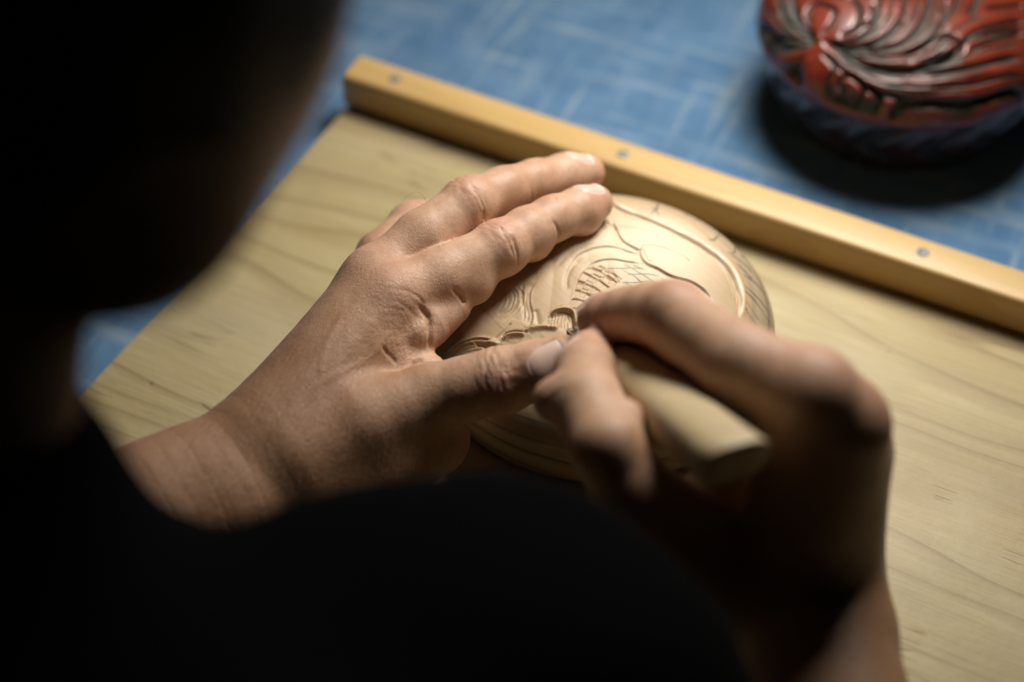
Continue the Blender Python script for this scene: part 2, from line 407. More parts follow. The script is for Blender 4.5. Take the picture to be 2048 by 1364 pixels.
# ------------------------------------------------------------------ carved lids
CUTS = [
  ('step',(0.16,0.9,0.05),[(0.288,5.434),(0.928,4.53),(1.802,3.878),(2.587,3.368),(3.367,2.855),(4.101,2.371),(4.741,1.859),(5.139,1.239),(5.392,0.542),(5.489,-0.11),(5.455,-0.719),(5.254,-1.47)]),
  ('white',(1.0,0.085),[(0.498,5.047),(1.282,4.32),(2.156,3.716),(2.942,3.24),(3.724,2.762),(4.411,2.257),(4.959,1.736),(5.311,1.114),(5.5,0.466),(5.531,-0.15),(5.479,-0.708),(5.3,-1.451)]),
  ('groove',(0.04,0.05),[(0.647,4.404),(1.469,3.654),(2.347,3.194),(3.227,2.816),(4.007,2.337),(4.604,1.875),(5.002,1.244),(5.26,0.61),(5.321,-0.188),(5.203,-0.997)]),
  ('pencil',(0.5,0.03),[(2.75,3.11),(3.46,2.883),(4.069,2.519),(4.62,2.035),(4.976,1.448)]),
  ('pencil',(0.8,0.03),[(0.85,3.07),(1.569,3.046),(2.322,2.828),(2.808,2.68),(3.069,2.541)]),
  ('step',(0.1,0.5,0.04),[(0.597,3.419),(0.751,2.872),(0.819,2.427),(0.98,2.075),(1.322,1.812),(1.666,1.627)]),
  ('groove',(0.05,0.07),[(0.24,3.491),(0.582,3.097),(0.747,2.795)]),
  ('pencil',(0.9,0.03),[(1.678,1.835),(2.128,1.911),(2.566,1.788),(3.0,1.609),(3.339,1.358),(3.544,1.127)]),
  ('step',(0.12,0.45,0.04),[(1.678,1.835),(1.588,1.418),(1.677,1.023),(1.923,0.714),(2.221,0.544),(2.598,0.263),(3.024,0.065),(3.458,-0.022),(3.837,-0.256),(4.081,-0.532),(4.234,-0.848)]),
  ('burn',(1.0,0.035),[(2.092,0.597),(2.347,0.459),(2.64,0.236),(2.937,0.084),(3.202,0.091)]),
  ('pencil',(0.8,0.03),[(3.202,0.091),(3.547,-0.006),(3.84,-0.225),(4.046,-0.421),(4.198,-0.74)]),
  ('groove',(0.03,0.06),[(1.67,1.696),(1.773,1.162),(1.971,0.782)]),
  ('step',(0.1,0.42,0.05),[(-1.183,0.74),(-0.819,1.251),(-0.369,1.577),(0.167,1.745),(0.698,1.753),(1.047,1.628),(1.57,1.484)]),
  ('groove',(0.05,0.09),[(-1.711,0.508),(-1.349,1.138),(-0.898,1.588),(-0.27,1.883),(0.354,1.988),(0.881,1.862)]),
  ('step',(0.08,0.35,0.04),[(-0.533,0.535),(-0.263,0.788),(0.093,0.948),(0.49,1.016),(1.014,0.942),(1.536,0.852)]),
  ('pencil',(0.7,0.03),[(-0.263,0.788),(0.094,0.968),(0.49,1.016),(1.014,0.942),(1.712,0.862)]),
  ('groove',(0.05,0.1),[(-1.347,-0.743),(-1.333,-0.136),(-1.145,0.483),(-0.828,0.924)]),
  ('pencil',(0.3,0.04),[(-1.302,-0.685),(-1.244,-0.016),(-1.102,0.482)]),
  ('step',(0.07,0.28,0.05),[(-3.449,-0.327),(-3.224,-0.676),(-3.224,-1.083),(-3.374,-1.503),(-3.672,-1.832),(-4.043,-2.078)]),
  ('step',(0.05,0.28,0.05),[(-3.242,-0.361),(-3.017,-0.706),(-3.019,-1.112),(-3.17,-1.535),(-3.467,-1.869),(-3.838,-2.123)]),
  ('step',(0.05,0.28,0.05),[(-3.637,-0.293),(-3.411,-0.646),(-3.411,-1.053),(-3.561,-1.471),(-3.858,-1.794),(-4.229,-2.033)]),
  ('step',(0.08,0.35,0.05),[(-2.545,-0.291),(-2.736,-0.741),(-2.777,-1.243),(-2.67,-1.793),(-2.71,-2.213),(-2.822,-2.429)]),
  ('groove',(0.05,0.06),[(-2.997,-0.291),(-3.112,-0.847),(-3.002,-1.412),(-3.004,-1.846)]),
  ('groove',(0.05,0.1),[(-2.557,-1.661),(-2.488,-2.145),(-2.417,-2.522)]),
  ('groove',(0.04,0.08),[(-1.898,-2.198),(-1.976,-2.471)]),
  ('ridge',(0.12,0.09),[(-1.969,-2.003),(-1.744,-1.826),(-1.373,-1.749),(-1.117,-1.906),(-1.033,-2.245),(-0.987,-2.667)]),
  ('step',(0.12,0.35,0.04),[(-2.119,-2.18),(-1.856,-1.867),(-1.411,-1.82),(-1.193,-1.999),(-1.128,-2.383),(-1.1,-2.799)]),
  ('burn',(0.8,0.03),[(-1.817,-1.724),(-1.668,-1.699),(-1.558,-1.73)]),
  ('groove',(0.03,0.04),[(-1.931,-1.958),(-2.01,-2.33),(-2.033,-2.65)]),
  ('groove',(0.03,0.04),[(-1.813,-1.966),(-1.885,-2.339),(-1.901,-2.66)]),
  ('groove',(0.03,0.04),[(-1.695,-1.974),(-1.76,-2.348),(-1.769,-2.67)]),
  ('groove',(0.03,0.04),[(-1.577,-1.981),(-1.635,-2.357),(-1.637,-2.679)]),
  ('groove',(0.03,0.04),[(-1.459,-1.987),(-1.51,-2.364),(-1.505,-2.688)]),
  ('groove',(0.03,0.04),[(-1.341,-1.993),(-1.385,-2.371),(-1.373,-2.695)]),
  ('ridge',(0.13,0.1),[(-3.817,-2.877),(-3.596,-2.75),(-3.228,-2.763),(-2.898,-2.866)]),
  ('groove',(0.12,0.06),[(-3.836,-2.787),(-3.67,-2.648),(-3.375,-2.615),(-3.007,-2.696),(-2.86,-2.627)]),
  ('burn',(1.0,0.032),[(-3.817,-2.791),(-3.633,-2.664),(-3.375,-2.637),(-3.081,-2.729)]),
  ('burn',(1.0,0.028),[(-2.951,-2.457),(-2.915,-2.597),(-2.712,-2.543)]),
  ('ridge',(0.13,0.11),[(-2.823,-2.655),(-2.491,-2.56),(-2.124,-2.573),(-1.685,-2.676)]),
  ('burn',(0.6,0.06),[(-2.751,-2.841),(-2.53,-2.735),(-2.199,-2.68),(-1.943,-2.748)]),
  ('burn',(0.6,0.06),[(-3.669,-3.035),(-3.486,-2.922),(-3.228,-2.946)]),
  ('groove',(0.06,0.05),[(-4.113,-2.809),(-3.744,-2.501),(-3.486,-2.145)]),
  ('ridge',(0.12,0.12),[(-6.223,-2.955),(-6.027,-2.752),(-5.684,-2.603),(-5.194,-2.592),(-4.633,-2.708),(-4.186,-2.917),(-3.816,-3.088)]),
  ('pencil',(0.5,0.03),[(-6.262,-2.839),(-6.027,-2.683),(-5.647,-2.584),(-5.232,-2.536),(-4.783,-2.589),(-4.335,-2.731),(-4.039,-2.869)]),
  ('step',(0.14,0.5,0.04),[(-6.304,-2.832),(-6.028,-2.666),(-5.647,-2.564),(-5.195,-2.518),(-4.708,-2.6),(-4.187,-2.79)]),
  ('groove',(0.06,0.06),[(-4.855,-2.8),(-4.556,-2.917),(-4.332,-3.145),(-4.111,-3.216)]),
  ('groove',(0.14,0.075),[(-5.677,-3.152),(-5.45,-3.134),(-5.149,-3.216),(-4.812,-3.346)]),
  ('groove',(0.05,0.08),[(-5.829,-3.218),(-5.452,-2.949),(-4.927,-3.015),(-4.48,-3.202)]),
  ('step',(0.2,0.6,0.06),[(-3.848,-6.183),(-3.313,-6.282),(-2.855,-6.431),(-2.399,-6.531),(-1.945,-6.67),(-1.494,-6.771),(-0.819,-6.845),(0.307,-6.794)]),
  ('ridge',(0.1,0.06),[(-3.618,-6.282),(-3.16,-6.456),(-2.705,-6.679),(-2.25,-6.827),(-1.643,-6.827),(-0.815,-6.887)]),
  ('pencil',(0.9,0.047),[(-4.112,-6.58),(-3.617,-6.876),(-3.087,-7.243),(-2.487,-7.632)]),
  ('pencil',(1.0,0.045),[(2.957,7.149),(2.543,5.098),(2.454,4.321),(2.586,3.957)]),
  ('pencil',(1.0,0.045),[(3.689,6.651),(3.725,4.664),(4.079,4.433),(4.775,5.912)]),
  ('pencil',(1.0,0.045),[(2.239,4.815),(2.353,4.504),(2.187,4.145)]),
  ('pencil',(1.0,0.045),[(3.799,6.864),(4.018,6.58),(3.671,4.611)]),
  ('pencil',(1.0,0.045),[(4.423,2.845),(4.786,3.165),(5.322,5.115),(5.387,5.322)]),
  ('pencil',(1.0,0.045),[(5.83,4.499),(5.479,2.595),(5.102,2.211)]),
  ('pencil',(1.0,0.045),[(6.039,4.228),(5.66,3.198),(5.83,4.499)]),
  ('pencil',(1.0,0.045),[(5.244,2.222),(5.607,2.079),(5.96,1.821),(6.124,1.583)]),
  ('pencil',(1.0,0.045),[(5.686,1.125),(6.137,0.903),(6.5,0.65),(6.708,0.262)]),
  ('pencil',(1.0,0.045),[(5.658,0.423),(6.097,0.132),(6.499,-0.195),(6.715,-0.565)]),
  ('pencil',(1.0,0.045),[(5.672,0.11),(6.144,-0.323),(6.493,-0.716),(6.747,-0.778)]),
  ('pencil',(1.0,0.045),[(5.64,-0.455),(5.863,-0.794),(6.113,-1.131)]),
  ('pencil',(1.0,0.045),[(5.582,-0.83),(5.777,-1.227),(5.993,-1.417)]),
  ('pencil',(1.0,0.045),[(5.76,2.518),(6.38,3.423),(6.651,2.893)]),
  ('pencil',(1.0,0.045),[(5.471,1.729),(5.807,1.361),(6.068,1.132)]),
  ('pencil',(1.0,0.045),[(5.874,1.116),(6.283,0.902),(6.602,0.651)]),
  ('pencil',(1.0,0.045),[(5.222,5.599),(5.381,5.253),(5.651,5.115)]),
  ('groove',(0.03,0.045),[(0.806,4.411),(1.704,3.739),(2.494,3.226),(3.274,2.713),(4.001,2.233),(4.616,1.744),(4.987,1.164),(5.227,0.499),(5.319,-0.118),(5.287,-0.69)]),
  ('groove',(0.022,0.045),[(0.706,4.314),(1.624,3.624),(2.417,3.109),(3.197,2.596),(3.919,2.12),(4.513,1.649),(4.861,1.102),(5.092,0.464),(5.179,-0.125),(5.15,-0.666)]),
  ('groove',(0.03,0.045),[(0.585,2.835),(0.656,2.38),(0.848,1.967),(1.229,1.67)]),
  ('groove',(0.022,0.045),[(0.448,2.804),(0.521,2.341),(0.74,1.879),(1.152,1.552)]),
  ('groove',(0.03,0.045),[(1.418,1.418),(1.523,0.95),(1.811,0.586),(2.127,0.403),(2.511,0.117),(2.971,-0.096),(3.396,-0.18),(3.729,-0.388),(3.94,-0.627)]),
  ('groove',(0.022,0.045),[(1.278,1.418),(1.397,0.89),(1.718,0.481),(2.049,0.286),(2.439,-0.003),(2.926,-0.229),(3.344,-0.31),(3.641,-0.496),(3.824,-0.705)]),
  ('groove',(0.03,0.045),[(-0.697,1.132),(-0.293,1.425),(0.195,1.577),(0.676,1.584),(0.997,1.466)]),
  ('groove',(0.022,0.045),[(-0.597,1.035),(-0.23,1.3),(0.217,1.439),(0.657,1.446),(0.956,1.332)]),
  ('groove',(0.03,0.045),[(-0.169,0.646),(0.142,0.785),(0.489,0.846),(0.988,0.774)]),
  ('groove',(0.022,0.045),[(-0.092,0.529),(0.183,0.651),(0.488,0.706),(0.966,0.636)]),
  ('groove',(0.03,0.045),[(-3.387,-0.724),(-3.391,-1.053),(-3.52,-1.416),(-3.783,-1.703)]),
  ('groove',(0.022,0.045),[(-3.521,-0.764),(-3.529,-1.028),(-3.64,-1.344),(-3.874,-1.597)]),
  ('groove',(0.03,0.045),[(-3.18,-0.754),(-3.186,-1.081),(-3.316,-1.448),(-3.579,-1.741)]),
  ('groove',(0.022,0.045),[(-3.314,-0.794),(-3.324,-1.056),(-3.437,-1.377),(-3.672,-1.636)]),
  ('groove',(0.03,0.045),[(-3.574,-0.694),(-3.578,-1.023),(-3.707,-1.383),(-3.967,-1.664)]),
  ('groove',(0.022,0.045),[(-3.708,-0.734),(-3.716,-0.998),(-3.826,-1.311),(-4.058,-1.557)]),
  ('groove',(0.03,0.045),[(-2.901,-0.701),(-2.947,-1.254),(-2.84,-1.805),(-2.875,-2.173)]),
  ('groove',(0.022,0.045),[(-3.037,-0.668),(-3.086,-1.262),(-2.979,-1.814),(-3.012,-2.141)]),
  ('groove',(0.03,0.045),[(-1.779,-2.019),(-1.444,-1.987),(-1.345,-2.075),(-1.297,-2.403)]),
  ('groove',(0.022,0.045),[(-1.715,-2.143),(-1.472,-2.124),(-1.47,-2.138),(-1.436,-2.419)]),
  ('groove',(0.03,0.045),[(-5.964,-2.823),(-5.617,-2.731),(-5.202,-2.688),(-4.752,-2.764)]),
  ('groove',(0.022,0.045),[(-5.911,-2.953),(-5.593,-2.869),(-5.207,-2.828),(-4.789,-2.899)]),
  ('groove',(0.03,0.045),[(-3.354,-6.447),(-2.9,-6.595),(-2.442,-6.695),(-1.989,-6.834),(-1.52,-6.939),(-0.821,-7.015)]),
  ('groove',(0.022,0.045),[(-3.388,-6.583),(-2.936,-6.73),(-2.478,-6.831),(-2.024,-6.97),(-1.542,-7.077),(-0.823,-7.155)]),
  ('pencil',(1.0,0.03),[(0.875,0.796),(1.504,0.244),(1.793,-0.053),(2.038,-0.345)]),
  ('pencil',(1.0,0.03),[(0.77,0.411),(1.317,-0.013),(1.678,-0.579)]),
  ('pencil',(1.0,0.03),[(0.38,0.47),(0.577,-0.029),(0.692,-0.397)]),
  ('pencil',(1.0,0.03),[(0.868,-0.333),(1.242,-0.657)]),
  ('pencil',(1.0,0.03),[(0.772,0.443),(1.169,0.535),(1.693,0.506)]),
  ('pencil',(1.0,0.03),[(1.019,0.134),(1.631,0.175),(2.283,0.119)]),
  ('pencil',(1.0,0.03),[(0.78,-0.365),(1.257,-0.341),(2.0,-0.237)]),
  ('pencil',(1.0,0.03),[(2.205,0.288),(2.362,-0.011),(2.481,-0.216)]),
  ('pencil',(1.0,0.03),[(3.567,-0.34),(3.531,-0.586)]),
  ('pencil',(1.0,0.03),[(3.015,-0.061),(3.051,-0.179)]),
  ('pencil',(1.0,0.03),[(0.248,0.438),(0.817,0.476)]),
  ('pencil',(1.0,0.03),[(1.267,0.743),(1.649,0.504)])]
SCALE_STRIP = [
  [(-1.367,-1.703),(-1.074,-1.05),(-0.977,-0.574),(-0.764,0.098),(-0.492,0.471),(-0.049,0.659)],
  [(-0.774,-1.836),(-0.372,-1.239),(-0.058,-0.825),(0.295,-0.583),(0.519,-0.399),(0.746,-0.151)]]
LACQUER_CUTS = [
  ('groove',(0.24,0.12),[(-4.856,-3.524),(-5.471,-3.29),(-6.178,-2.777),(-6.798,-1.444)]),
  ('groove',(0.24,0.085),[(-4.851,-3.455),(-5.574,-2.872),(-6.444,-1.888),(-6.925,-0.338)]),
  ('groove',(0.24,0.085),[(-4.908,-3.353),(-5.607,-2.392),(-6.083,-1.12),(-6.222,0.794)]),
  ('groove',(0.24,0.12),[(-4.842,-3.314),(-5.401,-2.199),(-5.631,-1.112),(-5.616,0.346)]),
  ('groove',(0.24,0.085),[(-4.604,-3.576),(-3.601,-3.955),(-2.721,-3.624),(-2.157,-2.743),(-1.893,-1.237)]),
  ('groove',(0.24,0.085),[(-4.547,-3.674),(-3.301,-4.262),(-2.031,-3.988),(-1.173,-2.94),(-0.686,-1.424)]),
  ('groove',(0.24,0.12),[(-4.489,-3.771),(-3.125,-4.522),(-1.554,-4.517),(-0.528,-3.698),(0.144,-2.288),(0.434,-1.319)]),
  ('groove',(0.24,0.085),[(-4.431,-3.867),(-3.265,-4.686),(-1.592,-4.946),(-0.137,-4.369),(0.631,-3.156),(1.023,-1.95)]),
  ('groove',(0.24,0.085),[(-4.311,-3.987),(-3.339,-4.858),(-2.018,-5.467),(-0.716,-5.611),(0.659,-5.162),(1.728,-4.188),(4.419,-2.956)]),
  ('groove',(0.24,0.12),[(-4.253,-4.08),(-3.412,-5.076),(-2.281,-5.593),(-0.725,-5.789),(1.308,-5.624),(4.215,-4.482)]),
  ('groove',(0.24,0.085),[(-4.384,-4.157),(-3.79,-5.109),(-2.661,-6.042),(-1.373,-6.537),(0.222,-6.733),(2.33,-6.409),(4.299,-5.442)]),
  ('groove',(0.24,0.085),[(-4.631,-4.042),(-4.158,-4.85),(-4.341,-5.055),(-4.505,-5.178),(-4.219,-5.519)]),
  ('groove',(0.24,0.12),[(-1.412,-5.171),(-0.364,-4.597),(0.707,-4.112),(1.279,-4.469),(0.947,-5.007),(-0.11,-5.506)]),
  ('groove',(0.24,0.085),[(1.279,-4.469),(2.067,-3.736),(3.299,-3.067),(4.471,-2.594)]),
  ('groove',(0.24,0.085),[(1.656,-4.798),(2.793,-4.088),(4.357,-3.305)]),
  ('groove',(0.24,0.12),[(1.917,-2.869),(2.335,-2.03),(2.614,-1.25)]),
  ('groove',(0.24,0.085),[(0.743,-3.335),(1.306,-2.344),(1.749,-1.361)]),
  ('groove',(0.24,0.085),[(-4.713,-3.302),(-4.146,-2.721),(-3.947,-2.054),(-4.672,-1.374),(-5.103,-1.745),(-5.051,-2.657)]),
  ('groove',(0.24,0.12),[(-3.836,-3.652),(-3.148,-3.278),(-2.912,-2.327),(-3.21,-1.452)]),
  ('groove',(0.24,0.085),[(-3.156,-3.361),(-2.452,-2.977),(-2.272,-2.039)]),
  ('groove',(0.24,0.085),[(-5.36,-3.618),(-5.599,-3.892),(-5.455,-4.514),(-4.887,-5.502)]),
  ('groove',(0.24,0.12),[(-5.936,-3.56),(-5.68,-4.069),(-5.455,-4.514)]),
  ('groove',(0.24,0.085),[(-4.219,-5.519),(-3.593,-6.043),(-3.126,-6.143),(-3.04,-5.847),(-3.481,-5.377),(-3.913,-5.303),(-4.025,-5.451),(-3.772,-5.674),(-3.535,-5.69)]),
  ('groove',(0.24,0.085),[(-2.916,-5.886),(-2.531,-6.156),(-2.245,-6.484),(-2.567,-6.472)]),
  ('groove',(0.24,0.12),[(-7.113,-3.169),(-6.421,-4.514),(-5.446,-5.611),(-4.179,-6.365),(-2.749,-6.792),(-2.089,-6.898),(-1.564,-6.755),(-0.8,-6.854)]),
  ('groove',(0.24,0.085),[(-1.922,-6.686),(-1.413,-6.686),(-0.435,-6.786),(1.634,-6.672),(4.343,-5.425)]),
  ('groove',(0.24,0.085),[(-7.114,-2.484),(-6.473,-3.055),(-5.793,-3.845)]),
  ('groove',(0.24,0.12),[(-0.782,-5.607),(-0.234,-5.376),(0.961,-4.864)]),
  ('groove',(0.24,0.085),[(-2.988,-4.415),(-1.982,-4.155),(-1.075,-3.226)]),
  ('groove',(0.24,0.085),[(2.701,-2.367),(3.481,-1.997),(4.678,-1.472)]),
  ('groove',(0.1,0.05),[(-5.257,-3.262),(-5.685,-2.965),(-6.16,-2.531),(-6.554,-1.9),(-6.874,-0.963)]),
  ('groove',(0.05,0.035),[(-5.655,-3.074),(-6.108,-2.699),(-6.506,-2.107)]),
  ('groove',(0.05,0.035),[(-5.715,-2.853),(-6.212,-2.357),(-6.599,-1.682)]),
  ('groove',(0.1,0.05),[(-5.309,-2.962),(-5.731,-2.443),(-6.14,-1.797),(-6.42,-1.003),(-6.619,-0.028)]),
  ('groove',(0.05,0.035),[(-5.741,-2.562),(-6.201,-1.951),(-6.528,-1.2)]),
  ('groove',(0.05,0.035),[(-5.72,-2.319),(-6.076,-1.629),(-6.305,-0.771)]),
  ('groove',(0.1,0.05),[(-5.255,-2.734),(-5.578,-2.081),(-5.791,-1.38),(-5.894,-0.516),(-5.925,0.53)]),
  ('groove',(0.05,0.035),[(-5.634,-2.116),(-5.879,-1.39),(-6.008,-0.484)]),
  ('groove',(0.05,0.035),[(-5.521,-2.044),(-5.701,-1.366),(-5.779,-0.542)]),
  ('groove',(0.1,0.05),[(-3.678,-4.027),(-2.812,-3.952),(-2.1,-3.45),(-1.597,-2.568),(-1.292,-1.342)]),
  ('groove',(0.05,0.035),[(-2.929,-3.875),(-2.276,-3.381),(-1.823,-2.523)]),
  ('groove',(0.05,0.035),[(-2.695,-4.029),(-1.922,-3.516),(-1.371,-2.609)]),
  ('groove',(0.1,0.05),[(-3.339,-4.345),(-2.051,-4.331),(-1.115,-3.659),(-0.473,-2.486),(-0.128,-1.378)]),
  ('groove',(0.05,0.035),[(-2.269,-4.242),(-1.372,-3.635),(-0.742,-2.564)]),
  ('groove',(0.05,0.035),[(-1.833,-4.415),(-0.858,-3.679),(-0.203,-2.402)]),
  ('groove',(0.1,0.05),[(-3.195,-4.606),(-1.574,-4.736),(-0.335,-4.043),(0.385,-2.735),(0.727,-1.642)]),
  ('groove',(0.05,0.035),[(-1.565,-4.641),(-0.42,-3.893),(0.278,-2.542)]),
  ('groove',(0.05,0.035),[(-1.582,-4.83),(-0.248,-4.188),(0.493,-2.924)]),
  ('groove',(0.1,0.05),[(-3.171,-4.842),(-1.549,-5.254),(-0.024,-4.89),(1.06,-3.817),(2.652,-2.664)]),
  ('groove',(0.05,0.035),[(-1.568,-5.121),(-0.075,-4.667),(0.869,-3.536)]),
  ('groove',(0.05,0.035),[(-1.529,-5.383),(0.03,-5.105),(1.254,-4.083)]),
  ('groove',(0.1,0.05),[(-3.245,-5.038),(-1.893,-5.576),(-0.316,-5.59),(1.395,-5.051),(4.294,-3.783)]),
  ('groove',(0.05,0.035),[(-1.721,-5.563),(-0.133,-5.494),(1.442,-4.774)]),
  ('groove',(0.05,0.035),[(-2.065,-5.586),(-0.497,-5.681),(1.353,-5.313)]),
  ('groove',(0.1,0.05),[(-3.491,-5.201),(-2.223,-5.955),(-0.592,-6.293),(1.569,-6.16),(4.194,-5.128)]),
  ('groove',(0.05,0.035),[(-2.251,-5.802),(-0.654,-6.083),(1.448,-5.942)]),
  ('groove',(0.05,0.035),[(-2.194,-6.097),(-0.524,-6.481),(1.702,-6.344)]),
  ('groove',(0.1,0.05),[(1.923,-4.295),(2.431,-3.94),(3.067,-3.598),(3.731,-3.294),(4.411,-2.96)]),
  ('groove',(0.05,0.035),[(2.376,-3.8),(3.057,-3.432),(3.742,-3.125)]),
  ('groove',(0.05,0.035),[(2.487,-4.076),(3.079,-3.759),(3.723,-3.458)]),
  ('groove',(0.1,0.05),[(-4.624,-5.371),(-3.733,-5.801),(-3.218,-6.056),(-2.865,-6.252),(-2.199,-6.406)]),
  ('groove',(0.05,0.035),[(-3.475,-5.817),(-3.493,-5.764),(-3.336,-5.966)]),
  ('groove',(0.05,0.035),[(-3.972,-5.703),(-2.926,-6.287),(-2.383,-6.493)]),
  ('groove',(0.22,0.1),[(-7.51,-2.941),(-6.834,-4.514),(-5.825,-5.935),(-4.397,-7.004),(-2.788,-7.531),(-0.809,-7.74),(1.553,-7.636),(4.023,-7.004)]),
  ('ridge',(0.1,0.2),[(-3.134,-4.656),(-2.386,-5.09),(-1.094,-5.333)]),
  ('ridge',(0.1,0.2),[(-4.021,-4.499),(-3.044,-5.567),(-1.775,-6.192),(0.196,-6.426)]),
  ('ridge',(0.1,0.2),[(-5.125,-3.95),(-5.242,-4.353),(-4.959,-4.865)]),
  ('ridge',(0.1,0.2),[(-0.453,-4.818),(0.327,-4.444),(0.874,-4.422)]),
  ('ridge',(0.1,0.2),[(-1.644,-5.866),(0.195,-6.138),(4.191,-4.99)])]

def cut_field(xy, cuts, scale_strip=None):
    n = len(xy); H = np.zeros(n); A = {k: np.zeros(n) for k in ('pencil', 'burn', 'white', 'cut')}
    x3 = np.c_[xy, np.zeros(n)]
    for ci, (kind, par, pts) in enumerate(cuts):
        line = catmull(pts, .12); rad = {'step': par[1] * 3 if kind == 'step' else 0}.get(kind, par[1] * 3.2 + .02)
        lo, hi = line.min(0) - rad, line.max(0) + rad
        m = np.where(((xy > lo) & (xy < hi)).all(1))[0]
        if not len(m): continue
        d, sg, t = poly_dist(xy[m] + .018 * np.stack([wob(x3[m], 4., ci), wob(x3[m], 4., ci + 9)], 1), line)
        taper = np.clip(np.minimum(t, 1 - t) * 9 + .12, 0, 1)
        if kind == 'groove':
            g = np.exp(-(d / par[1])**2) * taper; H[m] -= par[0] * g; A['cut'][m] = np.maximum(A['cut'][m], g)
        elif kind == 'ridge': H[m] += par[0] * np.exp(-(d / par[1])**2) * taper
        elif kind == 'step':
            s = d * -sg
            H[m] -= par[0] * taper * sstep(-par[2], par[2], s) * np.exp(-np.maximum(s, 0) / par[1])
        else:
            br = np.clip(.75 + .5 * wob(x3[m], 3., ci + 3), .15, 1)
            A[kind][m] = np.maximum(A[kind][m], par[0] * br * np.exp(-(d / par[1])**4) * np.clip(taper * 2, 0, 1))
    if scale_strip is not None:
        a = catmull(scale_strip[0], .03); b = catmull(scale_strip[1], .03); T = np.linspace(0, 1, 400)
        ra = np.stack([np.interp(T, np.linspace(0, 1, len(a)), a[:, i]) for i in (0, 1)], 1)
        rb = np.stack([np.interp(T, np.linspace(0, 1, len(b)), b[:, i]) for i in (0, 1)], 1)
        m = np.where(((xy > np.minimum(a, b[:1]).min(0) - .4) & (xy < np.maximum(a.max(0), b.max(0)) + .2)).all(1))[0]
        q = xy[m]; bd = np.full(len(m), 1e9); bt = np.zeros(len(m)); bs = np.zeros(len(m))
        for k in range(400):
            ba = rb[k] - ra[k]; h = (q - ra[k]) @ ba / (ba @ ba); hc = np.clip(h, 0, 1); dd = ((q - ra[k] - hc[:, None] * ba)**2).sum(1)
            w = dd < bd; bd[w] = dd[w]; bt[w] = T[k]; bs[w] = h[w]
        ins = (bd < .02**2) & (bs > -.02) & (bs < 1.02)
        u = bt * 5.6 + .5 * (bs - .5)**2; cu = np.floor(u); fu = u - cu; w = bs * 3.6; cw_ = np.floor(w)
        odd = ((cu * 2 + (fu > .5) + cw_) % 2) > .5
        h = -.035 * sstep(.0, 1., fu) - .060 * odd * (bs < .85) * sstep(-.6, .3, wob(np.c_[q, 0 * bt], 2.2, 5)) - .075 * np.exp(-((fu - .06) / .09)**2)
        H[m] += np.where(ins, h, 0.)
    return H, A
def lid_profile(L, r): return L['z0'] + L['H'] * np.sqrt(np.maximum(0, 1 - np.minimum(r / L['R'], 1)**L['a']))
def carved_lid(name, L, cuts, mat, parent, rings, segs, side, strip=None, amp=1., rim_r=None, tool=0.):
    t = np.linspace(0, 1, rings + 1)[1:]; rr = L['R'] * (1 - (1 - t)**1.45)             # finer rings near the rim
    th = np.linspace(0, 2 * np.pi, segs, endpoint=False)
    xy = np.stack([np.outer(rr, np.cos(th)), np.outer(rr, np.sin(th))], -1).reshape(-1, 2)
    r = np.repeat(rr, segs); z = lid_profile(L, r)
    e = 1e-3; dz = (lid_profile(L, np.minimum(r + e, L['R'] - 1e-4)) - lid_profile(L, np.minimum(r, L['R'] - 2e-3) - e)) / (2 * e); dz = np.clip(dz, -12, 0)
    nr = -dz / np.sqrt(1 + dz * dz); nz = 1 / np.sqrt(1 + dz * dz)
    H, A = cut_field(xy, cuts, strip)
    x3 = np.c_[xy, z]
    if tool:                                                                                # shallow gouge facets left by the chisel
        H += tool * (np.abs(np.sin(x3[:, 0] * 5 + 2.2 * wob(x3, .9, 4))) * (.5 + .5 * wob(x3, .7, 8)) + .5 * wob(x3, 3., 6)) * (r < (rim_r or 99))
    H *= amp
    ux = xy / np.maximum(r, 1e-6)[:, None]
    vs = np.c_[xy + ux * (nr * H)[:, None], z + nz * H] + V(*L['c'], 0)
    A['fresh_sheen'] = np.exp(-(((xy - V(1.9, 2.0)) / V(2.6, 2.2))**2).sum(1)**1.5)  # soft pale blob: fresh-cut tone plus lamp sheen put into the colour
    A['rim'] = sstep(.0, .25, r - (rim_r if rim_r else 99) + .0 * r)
    rows = [vs]; 
    for (r2, z2) in side:
        rows.append(np.c_[L['c'][0] + r2 * np.cos(th), L['c'][1] + r2 * np.sin(th), np.full(segs, z2)])
    nrow = rings + len(side)
    allv = np.vstack(rows + [V(L['c'][0], L['c'][1], L['z0'] + L['H'])[None]])
    ia = np.arange(nrow * segs).reshape(nrow, segs)
    q = np.stack([ia[:-1], ia[1:], np.roll(ia[1:], -1, 1), np.roll(ia[:-1], -1, 1)], -1).reshape(-1, 4)
    apex = nrow * segs; f0 = ia[0]; tri = np.stack([np.full(segs, apex), f0, np.roll(f0, -1), np.roll(f0, -1)], 1)
    pad = len(side) * segs + 1
    at = {k: np.concatenate([v, np.full(pad, 1. if k == 'rim' else 0.)]) for k, v in A.items()}
    at['rim'][-1] = 0
    return allv, q, tri, at
def lid_object(name, L, mat, parent, **kw):
    vs, q, tri, at = carved_lid(name, L, mat=mat, parent=parent, **kw)
    me_f = [tuple(x) for x in tri[:, :3]]
    o = mesh_object(name, vs, q, mat, parent, origin=(*L['c'], 0), attrs=at)
    import bmesh
    bm = bmesh.new(); bm.from_mesh(o.data); bm.verts.ensure_lookup_table()
    for f in me_f:
        nf = bm.faces.new([bm.verts[i] for i in f]); nf.smooth = True
    bm.to_mesh(o.data); bm.free(); return o
